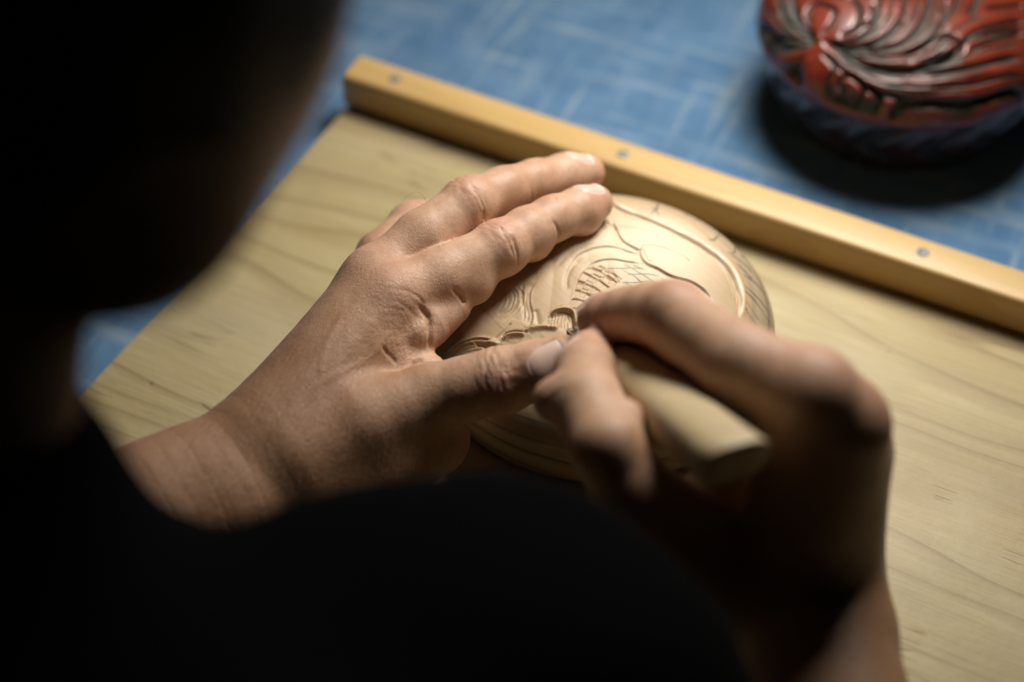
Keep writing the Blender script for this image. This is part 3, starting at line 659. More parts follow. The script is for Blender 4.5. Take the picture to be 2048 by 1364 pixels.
def turned(name, c, prof, mat, parent, segs=160, attrs=None, disp=None):
    th = np.linspace(0, 2 * np.pi, segs, endpoint=False); vs = []
    for r, z in prof: vs.append(np.c_[c[0] + r * np.cos(th), c[1] + r * np.sin(th), np.full(segs, z)])
    vs = np.vstack(vs); at = attrs
    if disp: vs, at = disp(vs, c)
    ia = np.arange(len(prof) * segs).reshape(len(prof), segs)
    q = np.stack([ia[:-1], ia[1:], np.roll(ia[1:], -1, 1), np.roll(ia[:-1], -1, 1)], -1).reshape(-1, 4)
    return mesh_object(name, vs, q, mat, parent, origin=(*c, 0), attrs=at)

L1 = dict(c=(3.45, 1.1), R=6.95, z0=2.4, H=2.6, a=2.6)
work = empty('wooden_box', (*L1['c'], 0.0))
tag(work, 'unfinished round pale wood box with half carved domed lid under the hands', 'box')
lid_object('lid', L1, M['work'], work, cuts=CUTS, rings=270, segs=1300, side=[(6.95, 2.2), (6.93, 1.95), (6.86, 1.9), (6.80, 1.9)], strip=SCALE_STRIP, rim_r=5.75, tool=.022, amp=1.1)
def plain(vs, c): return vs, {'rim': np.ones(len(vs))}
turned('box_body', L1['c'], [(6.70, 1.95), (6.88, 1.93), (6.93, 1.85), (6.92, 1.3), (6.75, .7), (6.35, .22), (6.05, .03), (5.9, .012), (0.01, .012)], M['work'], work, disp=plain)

L2 = dict(c=(18.4, 19.3), R=6.95, z0=3.5, H=2.9, a=2.6)
lac = empty('lacquered_box', (*L2['c'], CZ))
tag(lac, 'round red lacquered box with deeply carved leaf scroll lid on the blue cloth', 'lacquer box')
lid_object('lid', L2, M['red'], lac, cuts=LACQUER_CUTS, rings=170, segs=800, side=[(6.97, 3.3), (6.92, 3.0), (6.80, 2.9), (6.5, 2.9)])
def body_relief(vs, c):
    d = vs - V(*c, 0); th = np.arctan2(d[:, 1], d[:, 0]); r = np.hypot(d[:, 0], d[:, 1]); z = d[:, 2]
    g = np.sin(th * 14 + 2.6 * np.sin(z * 1.5) + z * 1.1); g2 = np.sin(th * 31 - z * 2.2 + g)
    w = sstep(-1.1, -.5, z) * sstep(2.85, 2.4, z)
    cut = sstep(.1, .8, g) * w; rr = r - .16 * cut + .05 * g2 * w
    out = vs.copy(); k = (rr / np.maximum(r, 1e-6))[:, None]; out[:, :2] = V(*c) + d[:, :2] * k
    return out, {'cut': cut}
pr_ = [(6.5, 2.95)] + [(6.74 - .012 * k - .0016 * k * k, 2.85 - .13 * k) for k in range(30)] + [(5.0, CZ + .06), (4.6, CZ + .015), (.02, CZ + .015)]
turned('box_body', L2['c'], pr_, M['black'], lac, segs=420, disp=body_relief)

# ------------------------------------------------------------------ left hand
class Hand: pass
def finger_sdf(p, pts, radii, k=.25, n=None, q=1.):
    d = None
    for i in range(len(pts) - 1):
        c = cone(p, pts[i], pts[i + 1], radii[i], radii[i + 1], n, q); d = c if d is None else smin(d, c, k)
    return d

LW = V(*(-8.83, -7.18, 3.60))
LF = dict(
  index=dict(pts=[(-4.52, -1.06, 5.90), (-2.63, 0.06, 5.90), (-0.46, 1.47, 6.10), (0.60, 2.45, 6.05), (1.60, 3.34, 5.95), (2.65, 4.16, 5.65), (3.31, 4.77, 5.45)], r=[1.16, 1.14, 1.02, .97, .88, .88, .74], n=(-.10, .28, .95)),
  middle=dict(pts=[(-5.16, 0.16, 5.70), (-3.44, 1.84, 6.30), (-1.67, 3.40, 6.60), (-0.38, 4.56, 6.30), (0.92, 5.61, 5.90), (2.16, 6.56, 5.40), (3.09, 7.03, 5.10)], r=[1.15, 1.08, 1.0, .93, .84, .84, .72], n=(-.08, .30, .95)),
  ring=dict(pts=[(-5.82, 0.16, 4.40), (-5.16, 2.88, 4.30), (-3.96, 4.74, 4.20), (-2.55, 5.95, 3.70), (-1.23, 6.61, 3.30), (-0.08, 7.05, 2.90)], r=[1.1, 1.02, .95, .88, .8, .66], n=(-.3, .6, .74)),
  little=dict(pts=[(-6.52, 0.24, 3.30), (-5.67, 2.77, 2.80), (-4.62, 4.65, 2.30), (-3.65, 5.88, 1.70), (-2.84, 6.56, 1.20)], r=[1.0, .88, .8, .72, .58], n=(-.4, .65, .64)))
for f in LF.values(): f['pts'] = [V(*p) for p in f['pts']]; f['n'] = unit(f['n'])
LT = dict(pts=[V(*(-7.57, -7.31, 3.90)), V(*(-5.48, -5.98, 4.40)), V(*(-2.98, -4.92, 4.70)), V(*(-1.61, -4.86, 5.10)), V(*(-0.40, -4.83, 5.50)), V(*(0.91, -4.75, 6.00)), V(*(1.81, -4.54, 6.40))], r=[1.65, 1.5, 1.2, 1.12, 1.16, 1.02, .80], n=unit((.24, -.50, .83)))
L_ELB = LW + 27 * unit(V(*(-13.35, -10.36, 3.90)) - LW)
LPALM = [
  (V(*(-8.33, -6.66, 4.10)), LF['index']['pts'][0], 1.75, 1.2), (V(*(-8.74, -6.58, 4.00)), LF['middle']['pts'][0], 1.7, 1.2),
  (V(*(-9.16, -6.01, 3.60)), LF['ring']['pts'][0], 1.6, 1.15), (V(*(-9.35, -5.50, 3.00)), LF['little']['pts'][0], 1.45, 1.05),
  (V(*(-7.13, -4.07, 3.60)), V(*(-4.25, -0.99, 4.70)), 1.6, 1.3)]
def left_hand(p):
    arm = cone(p, LW, L_ELB, 2.45, 4.1, (.15, -.35, .9), .78)
    arm = smin(arm, ball(p, (-12.31, -8.99, 4.30), 1.25), 1.0)
    arm = smin(arm, ball(p, (-10.07, -8.76, 3.30), 1.8), 1.2)
    palm = arm
    for a, b, r1, r2 in LPALM: palm = smin(palm, cone(p, a, b, r1, r2), .9)
    th = finger_sdf(p, LT['pts'], LT['r'], .3)
    palm = smin(palm, th, .75)
    web = cone(p, (-5.35, -2.83, 5.00), (-3.47, -2.12, 5.00), 1.15, .72)
    palm = smin(palm, web, .45)
    palm = smin(palm, ball(p, (-3.49, -2.35, 5.35), .52), .3)
    palm = smin(palm, cone(p, (-7.68, -7.75, 2.30), (-2.84, -5.42, 2.90), 2.0, 1.25), 1.0)
    palm = smin(palm, cone(p, (-5.71, 0.05, 5.00), (-4.87, 1.35, 5.20), .95, .6), .6)
    palm = smin(palm, cone(p, (-4.71, -3.25, 4.50), (-3.08, -3.34, 4.40), .9, .62), .4)
    d = None
    for k, f in LF.items():
        fd = finger_sdf(p, f['pts'], f['r'], .3)
        pp_ = f['pts']
        # knuckle bone on the back, soft pads on the palm side
        fd = smin(fd, ball(p, pp_[2] + f['n'] * .08, f['r'][2] * .97), .4)
        if k == 'index':
            fd = smin(fd, ball(p, (-1.44, 0.03, 5.50), .72), .6)
            fd = smin(fd, ball(p, (0.86, 2.25, 5.55), .62), .35)
            fd = smin(fd, ball(p, (2.80, 4.05, 5.30), .70), .3)
            fd = smin(fd, cone(p, (-3.05, -1.38, 5.10), (-2.25, -0.74, 5.20), .95, .72), .3)
        if k == 'middle':
            fd = smin(fd, ball(p, (-0.77, 4.07, 6.00), .70), .4); fd = smin(fd, ball(p, (2.58, 6.76, 4.90), .66), .3)
        fd = smin(palm, fd, .55)
        d = fd if d is None else smin(d, fd, .10)
    # knuckles (metacarpal heads) and extensor tendons
    for k, rr in (('index', .85), ('middle', .85)):
        f = LF[k]; d = smin(d, ball(p, f['pts'][0] + V(-.1, -.25, .22), rr), .9)
    return d
def joint_creases(p, J, t, n, r, offs, side=1):
    t = unit(t); n = unit(n - t * (n @ t)); l = np.cross(t, n); q = p - J
    s = q @ t; lat = q @ l; up = q @ n * side / r
    m = sstep(-.15, .5, up) * np.exp(-(np.linalg.norm(q, axis=1) / (1.75 * r))**6)
    d = 0
    for i, (o, dep, w, cv) in enumerate(offs):
        ss = s - o - cv * lat**2 - .05 * np.sin(lat * 5 + i * 2.1) - .02 * np.sin(lat * 13 + i)
        d = d - dep * np.exp(-(ss / w)**2) * (.7 + .3 * np.sin(lat * 4 + i * 1.3))
    return d * m
EYE = V(0, -46.12, 51.10)
def snap(f, p):
    """drop points onto the skin along the line of sight they were measured on"""
    d = p - EYE; d /= np.linalg.norm(d, axis=1)[:, None]; p = p - d * 3.
    for _ in range(50): p = p + d * np.clip(f(p), -.5, .5)[:, None] * .9
    return p
def path_crease(f, p, pts, dep, w):
    line = catmull(snap(f, np.array([V(*q) for q in pts])), .25)
    m = ((p > line.min(0) - 3 * w) & (p < line.max(0) + 3 * w)).all(1); out = np.zeros(len(p))
    d, _, t = poly_dist(p[m], line)
    out[m] = -dep * np.exp(-(d / w)**2) * np.clip(np.minimum(t, 1 - t) * 6 + .1, 0, 1); return out
PIPC = [(-.50, .018, .05, .10), (-.34, .022, .045, .12), (-.2, .030, .045, .1), (-.06, .034, .05, .03), (.08, .034, .05, -.05), (.22, .028, .045, -.12), (.36, .02, .045, -.15), (.5, .012, .05, -.1)]
DIPC = [(-.14, .016, .04, .06), (0, .024, .04, 0), (.12, .018, .04, -.06)]
def build_hand(f, lo, hi, h, sub, fn_disp, fn_attr):
    vs, F = surface_net(f, lo, hi, h); vs = project(f, vs, 1)
    for _ in range(sub): vs, F = subdivide(vs, F); vs = project(f, vs, 1)
    at = fn_attr(vs)
    if fn_disp is not None: vs = vs + grad(f, vs) * fn_disp(vs)[:, None]
    return vs, F, at
def gauss_at(p, c, s): return np.exp(-((p - V(*c))**2).sum(1) / s**2)
def left_disp(p):
    d = 0
    for k in ('index', 'middle'):
        f = LF[k]; q = f['pts']
        d = d + .75 * joint_creases(p, q[2], q[3] - q[1], f['n'], f['r'][2], PIPC)
        d = d + 1.3 * joint_creases(p, q[4], q[-1] - q[3], f['n'], f['r'][4], DIPC)
    q = LT['pts']
    d = d + joint_creases(p, q[4], q[5] - q[3], LT['n'], LT['r'][4], [(-.62, .018, .05, .1), (-.42, .022, .05, .1), (-.22, .05, .06, .06), (-.04, .03, .05, 0), (.12, .045, .05, -.05), (.32, .035, .05, -.1), (.55, .028, .05, -.12), (.72, .015, .05, -.12)])
    # knuckle dimpling on the thumb and slack skin over the finger joints
    d = d + .022 * wob(p, 9., 2) * gauss_at(p, q[4] + LT['n'] * 1.0, .8)
    for k in ('index', 'middle'): d = d + .016 * wob(p, 10., 4) * gauss_at(p, LF[k]['pts'][2] + LF[k]['n'] * .9, .8)
    C = lambda pts, dep, w: path_crease(left_hand, p, pts, dep, w)
    # folds of the web and of the finger base
    d = d + C([(-3.46, -1.48, 6.00), (-3.12, -1.75, 5.70), (-3.03, -2.19, 5.40), (-3.04, -2.83, 5.00)], .16, .10)
    d = d + C([(-2.23, -0.55, 6.00), (-1.93, -0.80, 5.80), (-1.75, -0.98, 5.50)], .13, .09)
    d = d + C([(-4.03, -3.70, 4.80), (-4.31, -3.39, 5.00), (-4.59, -3.17, 5.20), (-4.83, -2.96, 5.40)], .07, .08)
    d = d + C([(-4.01, -3.60, 4.80), (-3.62, -3.35, 4.80), (-3.26, -3.06, 4.70)], .12, .10)
    d = d + C([(-4.17, -0.96, 6.40), (-3.52, -1.10, 6.10), (-3.24, -1.38, 5.90)], .035, .06)
    d = d + C([(-4.32, -1.61, 6.40), (-3.74, -1.79, 6.00), (-3.32, -1.96, 5.70)], .03, .06)
    d = d + C([(-0.04, 1.91, 6.40), (0.15, 1.39, 6.10), (0.19, 0.94, 5.60)], .05, .06)
    d = d + C([(1.56, 2.98, 6.20), (1.79, 2.67, 5.90), (1.80, 2.59, 5.50)], .06, .07)
    d = d + C([(-1.14, 3.00, 6.70), (-1.08, 2.76, 6.40)], .06, .08)
    # extensor tendons and a vein under the skin of the back
    d = d + C([(-7.43, -5.66, 5.00), (-6.05, -3.90, 6.00), (-4.75, -2.12, 6.60)], -.045, .26) + C([(-7.85, -5.06, 5.00), (-6.67, -2.95, 5.80), (-5.46, -1.09, 6.40)], -.045, .26)
    d = d + C([(-8.48, -6.96, 5.00), (-7.45, -5.24, 5.20), (-6.24, -4.33, 5.40), (-5.19, -3.58, 5.40), (-4.32, -2.32, 5.80)], -.030, .13) + C([(-6.95, -4.76, 5.20), (-6.81, -3.58, 5.80), (-6.16, -1.93, 6.20)], -.025, .12)
    # radiating slack-skin wrinkles between knuckle and web
    for i in range(10):
        a = i / 9.; u0 = WR0[0] * (1 - a) + WR0[1] * a; u1 = WR1[0] * (1 - a) + WR1[1] * a
        mid = (u0 + u1) / 2 + V(.12 * math.sin(i * 2.3), .1, .1)
        d = d + C([u0, mid, u1], .007 + .005 * math.sin(i * 1.9), .04)
    for i in range(7):
        a = i / 6.; u0 = WR2[0] * (1 - a) + WR2[1] * a; u1 = WR3[0] * (1 - a) + WR3[1] * a
        d = d + C([u0, (u0 + u1) / 2 + V(.1 * math.sin(i * 3.1), .05, .1), u1], .008, .04)
    # wrist: cross lines running round the forearm
    ax = unit(L_ELB - LW); s = (p - LW) @ ax
    m = sstep(-1.8, .5, s)
    for i in range(16):
        s0 = -1.5 + i * .47 + .1 * math.sin(i * 2.7)
        j = np.where(np.abs(s - s0) < .5)[0]; pj = p[j]
        d[j] -= (.008 + .006 * (i % 3 == 0)) * np.exp(-((s[j] - s0 + .22 * wob(pj, .8, i % 5)) / .055)**2) * m[j] * sstep(-.2, .4, wob(pj, .7, i % 7 + 2) + .3)
    # slack-skin net: thin furrows where smooth fields cross zero, strongest over the joints and the web
    net = 0
    for i, (sc, fr) in enumerate(((V(1, .5, .7), 7.), (V(.5, 1, .7), 7.), (V(.9, .9, .5), 10.), (V(.6, .4, 1.), 9.))):
        net = net + np.exp(-(wob(p * sc, fr, i + 2) / .16)**2)
    reg = np.maximum(gauss_at(p, (-3.95, -2.48, 5.70), 1.5), .8 * gauss_at(p, LF['index']['pts'][2] + V(-.1, .1, .9), .9))
    reg = np.maximum(reg, .8 * gauss_at(p, LF['middle']['pts'][2] + V(-.1, .1, .9), .9)); reg = np.maximum(reg, .9 * gauss_at(p, LT['pts'][4] + LT['n'], .9))
    ax = unit(L_ELB - LW); reg = np.maximum(reg, .16 * sstep(-11, -6, (p - LW) @ ax))
    d = d - .011 * net * reg
    d = d + .03 * wob(p, 5.5, 3) * gauss_at(p, (-3.85, -2.64, 5.60), .9) + .02 * wob(p, 1.6, 9) + .008 * wob(p, 5., 1)
    return d
WR0 = (V(*(-5.20, -0.66, 6.50)), V(*(-4.66, -3.14, 5.60))); WR1 = (V(*(-3.52, -1.02, 6.20)), V(*(-3.32, -2.83, 5.00)))
WR2 = (V(*(-4.87, -2.25, 6.00)), V(*(-3.59, -2.06, 5.80))); WR3 = (V(*(-4.59, -3.34, 5.00)), V(*(-3.32, -3.03, 4.80)))
def left_attr(p):
    red = np.zeros(len(p)); pale = np.zeros(len(p))
    for k, f in LF.items():
        q = f['pts']
        red = np.maximum(red, .8 * gauss_at(p, q[2] + f['n'] * .7, .9)); red = np.maximum(red, .6 * gauss_at(p, q[-1], 1.0)); red = np.maximum(red, .35 * gauss_at(p, q[4] + f['n'] * .5, .8))
        red = np.maximum(red, .5 * gauss_at(p, q[0] + f['n'] * .9, 1.0))
        for j in range(1, len(q)):
            dd = p - (q[j] + q[j - 1]) / 2; pale = np.maximum(pale, sstep(.05, .8, -(dd @ f['n'])) * gauss_at(p, (q[j] + q[j - 1]) / 2, 1.5))
    red = np.maximum(red, .7 * gauss_at(p, LT['pts'][4] + LT['n'] * .8, .9)); red = np.maximum(red, .9 * gauss_at(p, (1.77, -2.69, 5.60), .7))
    pale = np.maximum(pale, gauss_at(p, (-3.22, -3.42, 4.60), .8)); pale = np.maximum(pale, .55 * gauss_at(p, (-1.87, -0.55, 5.60), .8))
    ax = unit(L_ELB - LW); s = (p - LW) @ ax
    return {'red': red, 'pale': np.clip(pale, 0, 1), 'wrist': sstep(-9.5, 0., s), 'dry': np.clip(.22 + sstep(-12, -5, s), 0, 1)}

# ------------------------------------------------------------------ right hand
RW = V(*(9.78, -12.72, 3.60))
R_ELB = RW + 26 * unit(V(*(10.40, -19.38, 3.00)) - RW)
RF = dict(
  index=dict(pts=[(9.35, -10.81, 11.40), (7.27, -9.17, 11.10), (5.36, -6.39, 10.40), (4.79, -5.35, 9.50), (4.06, -4.69, 8.80), (3.36, -4.17, 8.10), (3.01, -4.05, 7.80)], r=[1.42, 1.30, 1.12, 1.05, .93, .86, .74], n=(.10, .55, .82)),
  middle=dict(pts=[(10.45, -11.18, 10.40), (8.77, -9.90, 9.90), (7.07, -7.96, 9.20), (6.30, -6.77, 8.50), (5.40, -5.75, 7.70), (4.32, -4.91, 6.90)], r=[1.34, 1.22, 1.08, .98, .88, .74], n=(.25, .55, .78)),
  ring=dict(pts=[(10.98, -10.59, 8.40), (9.91, -7.92, 6.40), (8.47, -4.95, 4.60), (7.28, -4.35, 4.20), (6.15, -4.53, 4.40)], r=[1.2, 1.05, .95, .85, .7], n=(.4, .5, .7)),
  little=dict(pts=[(11.16, -10.12, 6.40), (10.43, -7.51, 4.00), (9.28, -5.67, 3.20), (8.23, -5.26, 3.00), (7.26, -5.63, 3.30)], r=[1.1, .95, .82, .74, .6], n=(.5, .4, .7)))
for f in RF.values(): f['pts'] = [V(*p) for p in f['pts']]; f['n'] = unit(f['n'])
RT = dict(pts=[V(*(7.94, -12.57, 4.40)), V(*(5.89, -12.47, 6.20)), V(*(3.92, -12.16, 8.30)), V(*(3.03, -11.30, 9.50)), V(*(2.43, -9.11, 9.10)), V(*(2.51, -7.07, 8.40)), V(*(2.70, -5.75, 7.90))], r=[1.8, 1.5, 1.22, 1.08, 1.12, .98, .78], n=unit((-.75, -.35, .55)))
RPALM = [(RW + V(-.6, 0, .3), RF['index']['pts'][0], 2.0, 1.35), (RW + V(.2, .2, .2), RF['middle']['pts'][0], 2.0, 1.35), (RW + V(.5, .3, -.6), RF['ring']['pts'][0], 1.9, 1.25), (RW + V(.2, .4, -1.4), RF['little']['pts'][0], 1.8, 1.15)]
def right_hand(p):
    arm = cone(p, RW, R_ELB, 2.35, 3.9)
    palm = smin(arm, ball(p, RW + V(1.0, -1.2, -.2), 1.8), 1.)
    for a, b, r1, r2 in RPALM: palm = smin(palm, cone(p, a, b, r1, r2), .9)
    palm = smin(palm, finger_sdf(p, RT['pts'], RT['r'], .35), .8)
    palm = smin(palm, ball(p, (3.57, -10.27, 9.40), .75), .4)
    palm = smin(palm, ball(p, (1.46, -8.67, 8.80), .72), .4)
    palm = smin(palm, cone(p, (6.30, -10.71, 5.80), (9.12, -8.82, 6.40), 1.0, 1.1), .9)
    palm = smin(palm, cone(p, (9.28, -10.57, 9.00), (7.85, -9.15, 8.60), 1.4, 1.0), .8)
    d = None
    for k, f in RF.items():
        fd = finger_sdf(p, f['pts'], f['r'], .3); fd = smin(fd, ball(p, f['pts'][2] + f['n'] * .14, f['r'][2] * .98), .25)
        if k == 'index': fd = smin(fd, ball(p, (5.65, -6.92, 9.60), .72), .4)
        fd = smin(palm, fd, .55); d = fd if d is None else smin(d, fd, .12)
    for k in ('index', 'middle', 'ring'):
        f = RF[k]; d = smin(d, ball(p, f['pts'][0] + f['n'] * .5, .85), .6)
    return d
def right_disp(p):
    d = 0
    for k in ('index', 'middle', 'ring'):
        f = RF[k]; q = f['pts']; d = d + joint_creases(p, q[2], q[3] - q[1], f['n'], f['r'][2], PIPC)
    q = RT['pts']; d = d + joint_creases(p, q[4], q[5] - q[3], RT['n'], RT['r'][4], PIPC)
    return d + .02 * wob(p, 1.6, 8)
def right_attr(p):
    red = np.zeros(len(p))
    for k, f in RF.items():
        q = f['pts']; red = np.maximum(red, .8 * gauss_at(p, q[2] + f['n'] * .7, .9)); red = np.maximum(red, 1. * gauss_at(p, q[-1], 1.1)); red = np.maximum(red, .6 * gauss_at(p, q[0] + f['n'] * .9, 1.1))
    red = np.maximum(red, .6 * gauss_at(p, RT['pts'][-1], 1.))
    s = (p - RW) @ unit(R_ELB - RW)
    return {'red': red, 'pale': np.zeros(len(p)), 'wrist': sstep(-4, 1, s), 'dry': np.full(len(p), .6)}

# ------------------------------------------------------------------ head, neck, hidden torso
HC = V(*(-11.46, -12.84, 30.29)); JW = V(*(-8.67, -18.10, 25.99)); NK0 = V(*(-13.79, -17.28, 26.08)); NK1 = V(*(-15.60, -22.85, 16.66))
FACE = unit(V(-.05, .72, -.69)); DOWN = unit((JW - HC) - FACE * ((JW - HC) @ FACE)); SIDE = np.cross(FACE, DOWN)
def head(p):
    d = ball(p, HC, 1., np.array([FACE, DOWN, SIDE]), (9.0, 8.7, 7.9))
    d = smin(d, cone(p, HC + DOWN * 2 + FACE * 1.5, JW, 6.2, 2.5), 2.2)
    d = smin(d, cone(p, HC + FACE * 8.6 + DOWN * 1., HC + FACE * 10.0 + DOWN * 4.2, .7, 1.1), .8)
    d = smin(d, cone(p, HC + FACE * 8.0 + DOWN * -.6 - SIDE * 3.5, HC + FACE * 8.0 + DOWN * -.6 + SIDE * 3.5, .9, .9), 1.0)
    d = smin(d, cone(p, HC + FACE * 8.4 + DOWN * 6.2 - SIDE * 1.8, HC + FACE * 8.4 + DOWN * 6.2 + SIDE * 1.8, .6, .6), .5)
    for s in (-1, 1):
        d = smin(d, ball(p, HC + SIDE * 7.6 * s + DOWN * 2.0 - FACE * .5, 1., np.array([FACE, DOWN, SIDE]), (1.7, 2.8, .7)), .4)
        d = smax(d, -ball(p, HC + FACE * 9.2 + DOWN * 1.2 + SIDE * 3.1 * s, 1.1), .6)
        d = smin(d, ball(p, HC + FACE * 7.9 + DOWN * 1.3 + SIDE * 3.0 * s, 1.15), .15)
    d = smin(d, cone(p, NK0, NK1, 4.4, 4.8), .8)
    return d
SH_R = V(4, -41, 19); SH_L = V(-30, -32, 16); CH = V(*(-12.60, -25.76, 12.52))
def shirt(p):
    d = ball(p, CH, 6.6)
    d = smin(d, cone(p, V(*(-7.01, -24.98, 10.51)), V(*(-0.58, -23.35, 10.67)), 6.7, 7.5), 1.5)
    d = smin(d, ball(p, (-2.89, -23.51, 11.90), 6.9), 1.5); d = smin(d, ball(p, (-8.74, -24.82, 12.04), 6.2), 1.5); d = smin(d, ball(p, (-14.22, -21.97, 17.49), 5.5), 1.5)
    d = smin(d, cone(p, CH + V(-6, -8, -8), CH + V(-6, -16, -18), 9, 13), 3.)
    d = smin(d, cone(p, CH, SH_R, 7., 6.5), 3.); d = smin(d, cone(p, CH, SH_L, 7., 6.5), 3.)
    d = smin(d, cone(p, NK1 + (NK0 - NK1) * .3, NK1, 4.9, 5.4), 1.5)
    d = smin(d, cone(p, SH_L, L_ELB, 6., 5.2), 2.); d = smin(d, cone(p, L_ELB, LW + (L_ELB - LW) * .36, 5.4, 4.4), 1.2)
    d = smin(d, cone(p, SH_R, R_ELB, 6.2, 5.2), 2.); d = smin(d, cone(p, R_ELB, RW + (R_ELB - RW) * .62, 5.2, 4.7), 1.2)
    return d + .22 * wob(p, .55, 2) + .12 * np.sin(p @ V(.4, .5, 1.1) * 1.4 + 2 * wob(p, .3, 6))
def hair_f(p):
    d = ball(p, HC - FACE * .7 - DOWN * .5, 1., np.array([FACE, DOWN, SIDE]), (9.1, 8.9, 8.25))
    cut = (p - HC) @ unit(FACE * .8 + DOWN * .45) - 7.0
    return smax(d + .12 * wob(p, 2.2, 3), cut, .8)

person = empty('person', (-10, -24, 0))
tag(person, 'carver in dark clothes leaning over the board, both hands on the wooden box', 'person')
parts = []
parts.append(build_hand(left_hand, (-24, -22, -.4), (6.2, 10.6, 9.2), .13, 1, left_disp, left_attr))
parts.append(build_hand(right_hand, (-.2, -34, .6), (17, -.5, 15.4), .2, 1, right_disp, right_attr))
hv, hf = surface_net(head, HC - 16, HC + V(18, 18, 14), .6)
parts.append((hv, hf, {'red': np.zeros(len(hv)), 'pale': np.zeros(len(hv)), 'wrist': np.ones(len(hv)), 'dry': np.full(len(hv), .3)}))
nv = 0; VV, FF, AA = [], [], {'red': [], 'pale': [], 'wrist': [], 'dry': []}
for v, F, a in parts:
    VV.append(v); FF.append(F + nv); nv += len(v)
    for k in AA: AA[k].append(a[k])
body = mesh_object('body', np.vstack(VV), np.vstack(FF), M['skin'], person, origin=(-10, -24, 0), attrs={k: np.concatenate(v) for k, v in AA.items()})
sv, sf = surface_net(shirt, (-48, -62, -22), (28, -2, 34), .8)
sh = mesh_object('shirt', sv, sf, M['shirt'], person, origin=(-10, -24, 0)); sh['label'] = 'black long sleeved top'
av, af = surface_net(hair_f, HC - 11, HC + 11, .5)
hr = mesh_object('hair', av, af, M['hair'], person, origin=(-10, -24, 0)); hr['label'] = 'short black hair'

def nail(f, pts, n, width, s0, length, over=.06):
    """thin curved plate laid on the back of a fingertip; s measured along the last segment from its start joint"""
    a = pts[0]; t = unit(pts[1] - pts[0]); n = unit(n - t * (n @ t)); l = np.cross(t, n)
    ni, nj = 22, 17; s = np.linspace(0, 1, ni); w = np.linspace(-1, 1, nj)
    S, Wd = np.meshgrid(s, w, indexing='ij'); half = width / 2 * (1 - .10 * (1 - S)**3 - .05 * S**6)
    lunula = s0 + length * (S + .14 * (1 - S) * (Wd**2) * 1.0) - .10 * length * S * Wd**4
    base = a + lunula[..., None] * t + (Wd * half)[..., None] * l
    p = (base + n * 2.2).reshape(-1, 3); off = (.048 - .07 * np.abs(Wd)**6 - .05 * (1 - S)**6).ravel()
    for _ in range(60): p = p - n * np.clip(f(p) - off, -.4, .4)[:, None] * .8
    p = p.reshape(ni, nj, 3); hgt = (p - base) @ n
    for j in range(nj):                                    # the free edge keeps going straight instead of rolling over the tip
        for i in range(1, ni):
            if hgt[i, j] < hgt[i - 1, j] - .30 * (length / ni): hgt[i, j] = hgt[i - 1, j] - .30 * (length / ni)
    p = base + hgt[..., None] * n
    ia = np.arange(ni * nj).reshape(ni, nj)
    q = np.stack([ia[:-1, :-1], ia[:-1, 1:], ia[1:, 1:], ia[1:, :-1]], -1).reshape(-1, 4)
    low = p.reshape(-1, 3) - n * .05; vs = np.vstack([p.reshape(-1, 3), low]); m = ni * nj
    rim = [(ia[i, 0], ia[i + 1, 0]) for i in range(ni - 1)] + [(ia[-1, j], ia[-1, j + 1]) for j in range(nj - 1)] + [(ia[i + 1, -1], ia[i, -1]) for i in reversed(range(ni - 1))] + [(ia[0, j + 1], ia[0, j]) for j in reversed(range(nj - 1))]
    qs = np.vstack([q, q[:, ::-1] + m, np.array([(a_, a_ + m, b_ + m, b_) for a_, b_ in rim])])
    fr = np.concatenate([sstep(.86, .93, S.ravel() - .05 * Wd.ravel()**2)] * 2)
    return mesh_object('fingernail', vs, qs, M['nail'], body, origin=p.mean((0, 1)), attrs={'free': fr})
for k, w in (('index', 1.12), ('middle', 1.12), ('ring', 1.0), ('little', .85)):
    q = LF[k]['pts']; nail(left_hand, [q[-2], q[-1]], LF[k]['n'], w, -.12 if len(q) > 6 else .1, 1.22 if len(q) > 6 else 1.0)
nail(left_hand, LT['pts'][-2:], LT['n'], 1.42, -.12, 1.42)
for k, w in (('index', 1.1), ('middle', 1.1), ('ring', 1.0), ('little', .85)):
    q = RF[k]['pts']; nail(right_hand, [q[-2], q[-1]], RF[k]['n'], w, -.1, 1.1)
nail(right_hand, RT['pts'][-2:], RT['n'], 1.35, -.12, 1.3)

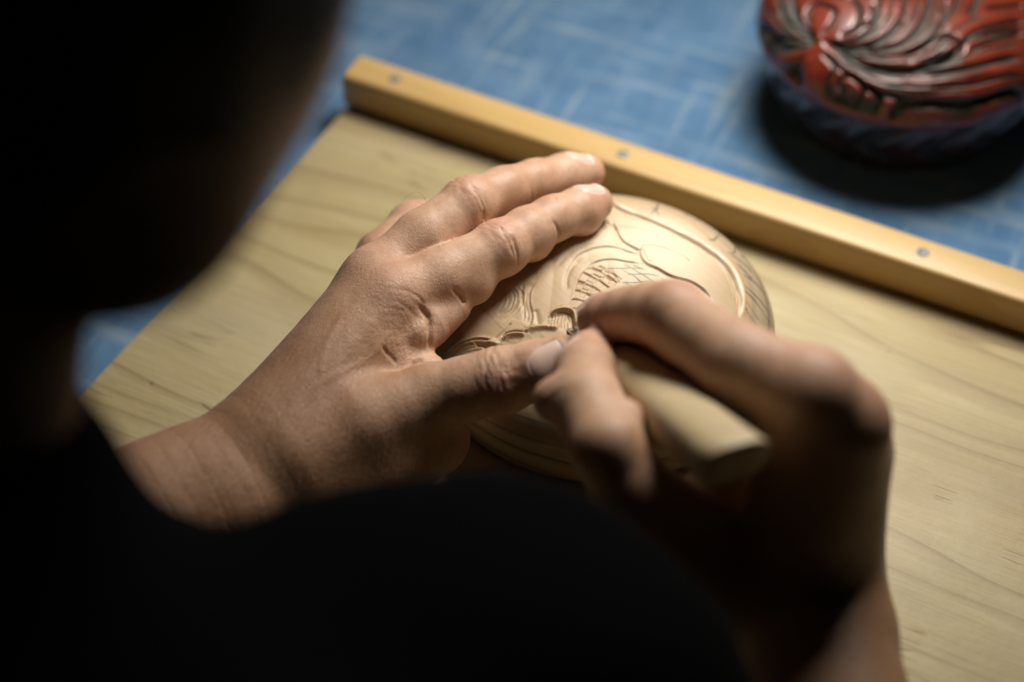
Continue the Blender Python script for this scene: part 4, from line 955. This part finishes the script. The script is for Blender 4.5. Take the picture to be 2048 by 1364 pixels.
# fine body hairs on the finger backs
def tube(name, pts, r, mat, parent):
    L = catmull(pts, .06); vs = []; fs = []; k = 5
    for i, c in enumerate(L):
        t = unit(L[min(i + 1, len(L) - 1)] - L[max(i - 1, 0)]); a = unit(np.cross(t, V(.3, .2, .9))); b = np.cross(t, a)
        rr = r * (1 - .75 * i / len(L))
        for j in range(k): vs.append(c + rr * (a * math.cos(6.283 * j / k) + b * math.sin(6.283 * j / k)))
    for i in range(len(L) - 1):
        for j in range(k): fs.append((i * k + j, i * k + (j + 1) % k, (i + 1) * k + (j + 1) % k, (i + 1) * k + j))
    return mesh_object(name, np.array(vs), np.array(fs), mat, parent, origin=L[0])
for pts in ([(-3.33, 3.30, 6.90), (-3.44, 3.08, 7.40), (-3.66, 3.03, 7.60), (-3.94, 2.86, 7.60), (-4.23, 2.68, 7.40)], [(-3.61, 3.17, 6.60), (-3.70, 2.90, 7.00), (-3.84, 2.73, 7.10), (-3.77, 2.72, 6.90)],
            [(-3.45, 3.29, 6.70), (-3.62, 3.02, 7.10), (-3.76, 2.79, 7.20)], [(-2.47, 0.73, 6.90), (-2.63, 0.71, 7.10), (-2.80, 0.63, 7.15), (-2.89, 0.60, 7.10), (-2.70, 0.55, 7.05), (-2.55, 0.63, 7.10)], [(-4.02, 2.31, 6.50), (-4.06, 2.21, 6.80), (-4.21, 2.10, 6.90)]):
    tube('hair_strand', [V(*q) for q in pts], .006, M['tuft'], body)

# ------------------------------------------------------------------ chisel held in the right hand
T0 = V(*(2.19, -1.43, 4.75)); T1 = V(*(6.60, -14.11, 12.10)); ax = unit(T1 - T0); TL = np.linalg.norm(T1 - T0)
up = unit(V(0, 0, 1) - ax * ax[2]); sd = np.cross(ax, up)
tool = empty('chisel', T0); tag(tool, 'carving chisel with plain pale wooden handle held in the right hand', 'chisel')
def rod(name, secs, mat, n=48, sup=2.4, slant=0., s_cut=99.):
    vs = []; a = np.linspace(0, 2 * np.pi, n, endpoint=False)
    cx = np.sign(np.cos(a)) * np.abs(np.cos(a))**(2 / sup); cy = np.sign(np.sin(a)) * np.abs(np.sin(a))**(2 / sup)
    for s, w, h, dz in secs: vs.append(T0 + ax * s + np.outer(cx * w, sd) + np.outer(cy * h + dz, up) + np.outer(cy * h * (slant if s > s_cut else 0.), ax))
    ia = np.arange(len(secs) * n).reshape(len(secs), n); vs = np.vstack(vs)
    q = np.stack([ia[:-1], np.roll(ia[:-1], -1, 1), np.roll(ia[1:], -1, 1), ia[1:]], -1).reshape(-1, 4)
    R_ = np.array([ax, sd, up]).T
    o = mesh_object(name, vs, q, mat, tool, origin=T0); return o
rod('blade', [(.0, .18, .01, -.02), (.02, .20, .02, -.02), (.6, .22, .07, 0), (1.6, .20, .10, 0), (3.2, .22, .14, 0), (4.0, .25, .2, 0), (4.0, .0, .0, 0)], M['steel'], 24, 4.)
rod('ferrule', [(3.55, .0, .0, 0), (3.55, .50, .50, 0), (3.6, .54, .54, 0), (4.35, .60, .60, 0), (4.4, .57, .57, 0), (4.4, .0, .0, 0)], M['steel'], 40, 2.)
rod('handle', [(4.3, .0, .0, 0), (4.3, .60, .58, 0), (4.5, .72, .70, 0), (5.6, .88, .84, 0), (8., .96, .84, 0), (TL - .6, 1.08, .88, 0), (TL - .12, 1.10, .88, 0), (TL, 1.05, .83, 0), (TL + .015, .6, .5, 0), (TL + .02, .0, .0, 0)], M['handle'], 56, 2.7, .75, TL - .3)


# torn fibres standing on the freshly cut edges of the lid
lid_o = [o for o in bpy.data.objects if o.parent == work and o.name.startswith('lid')][0]
for base in ((0.53, -1.48, 4.80), (0.64, -1.66, 4.80), (0.41, -1.72, 4.80), (-0.36, -1.73, 4.60), (1.79, -0.57, 4.90), (1.92, -0.65, 4.90), (1.24, -1.79, 4.90), (-1.39, -2.01, 4.40), (-0.30, -1.84, 4.60), (1.44, -1.08, 4.90)):
    b = V(*base); d_ = unit(rng.normal(size=3) * V(1, 1, .25)); L_ = rng.uniform(.12, .32)
    tube('splinter', [b - d_ * .1, b + d_ * L_ * .5 + V(0, 0, .06), b + d_ * L_ + V(0, 0, rng.uniform(-.02, .08))], .014, M['work'], lid_o)
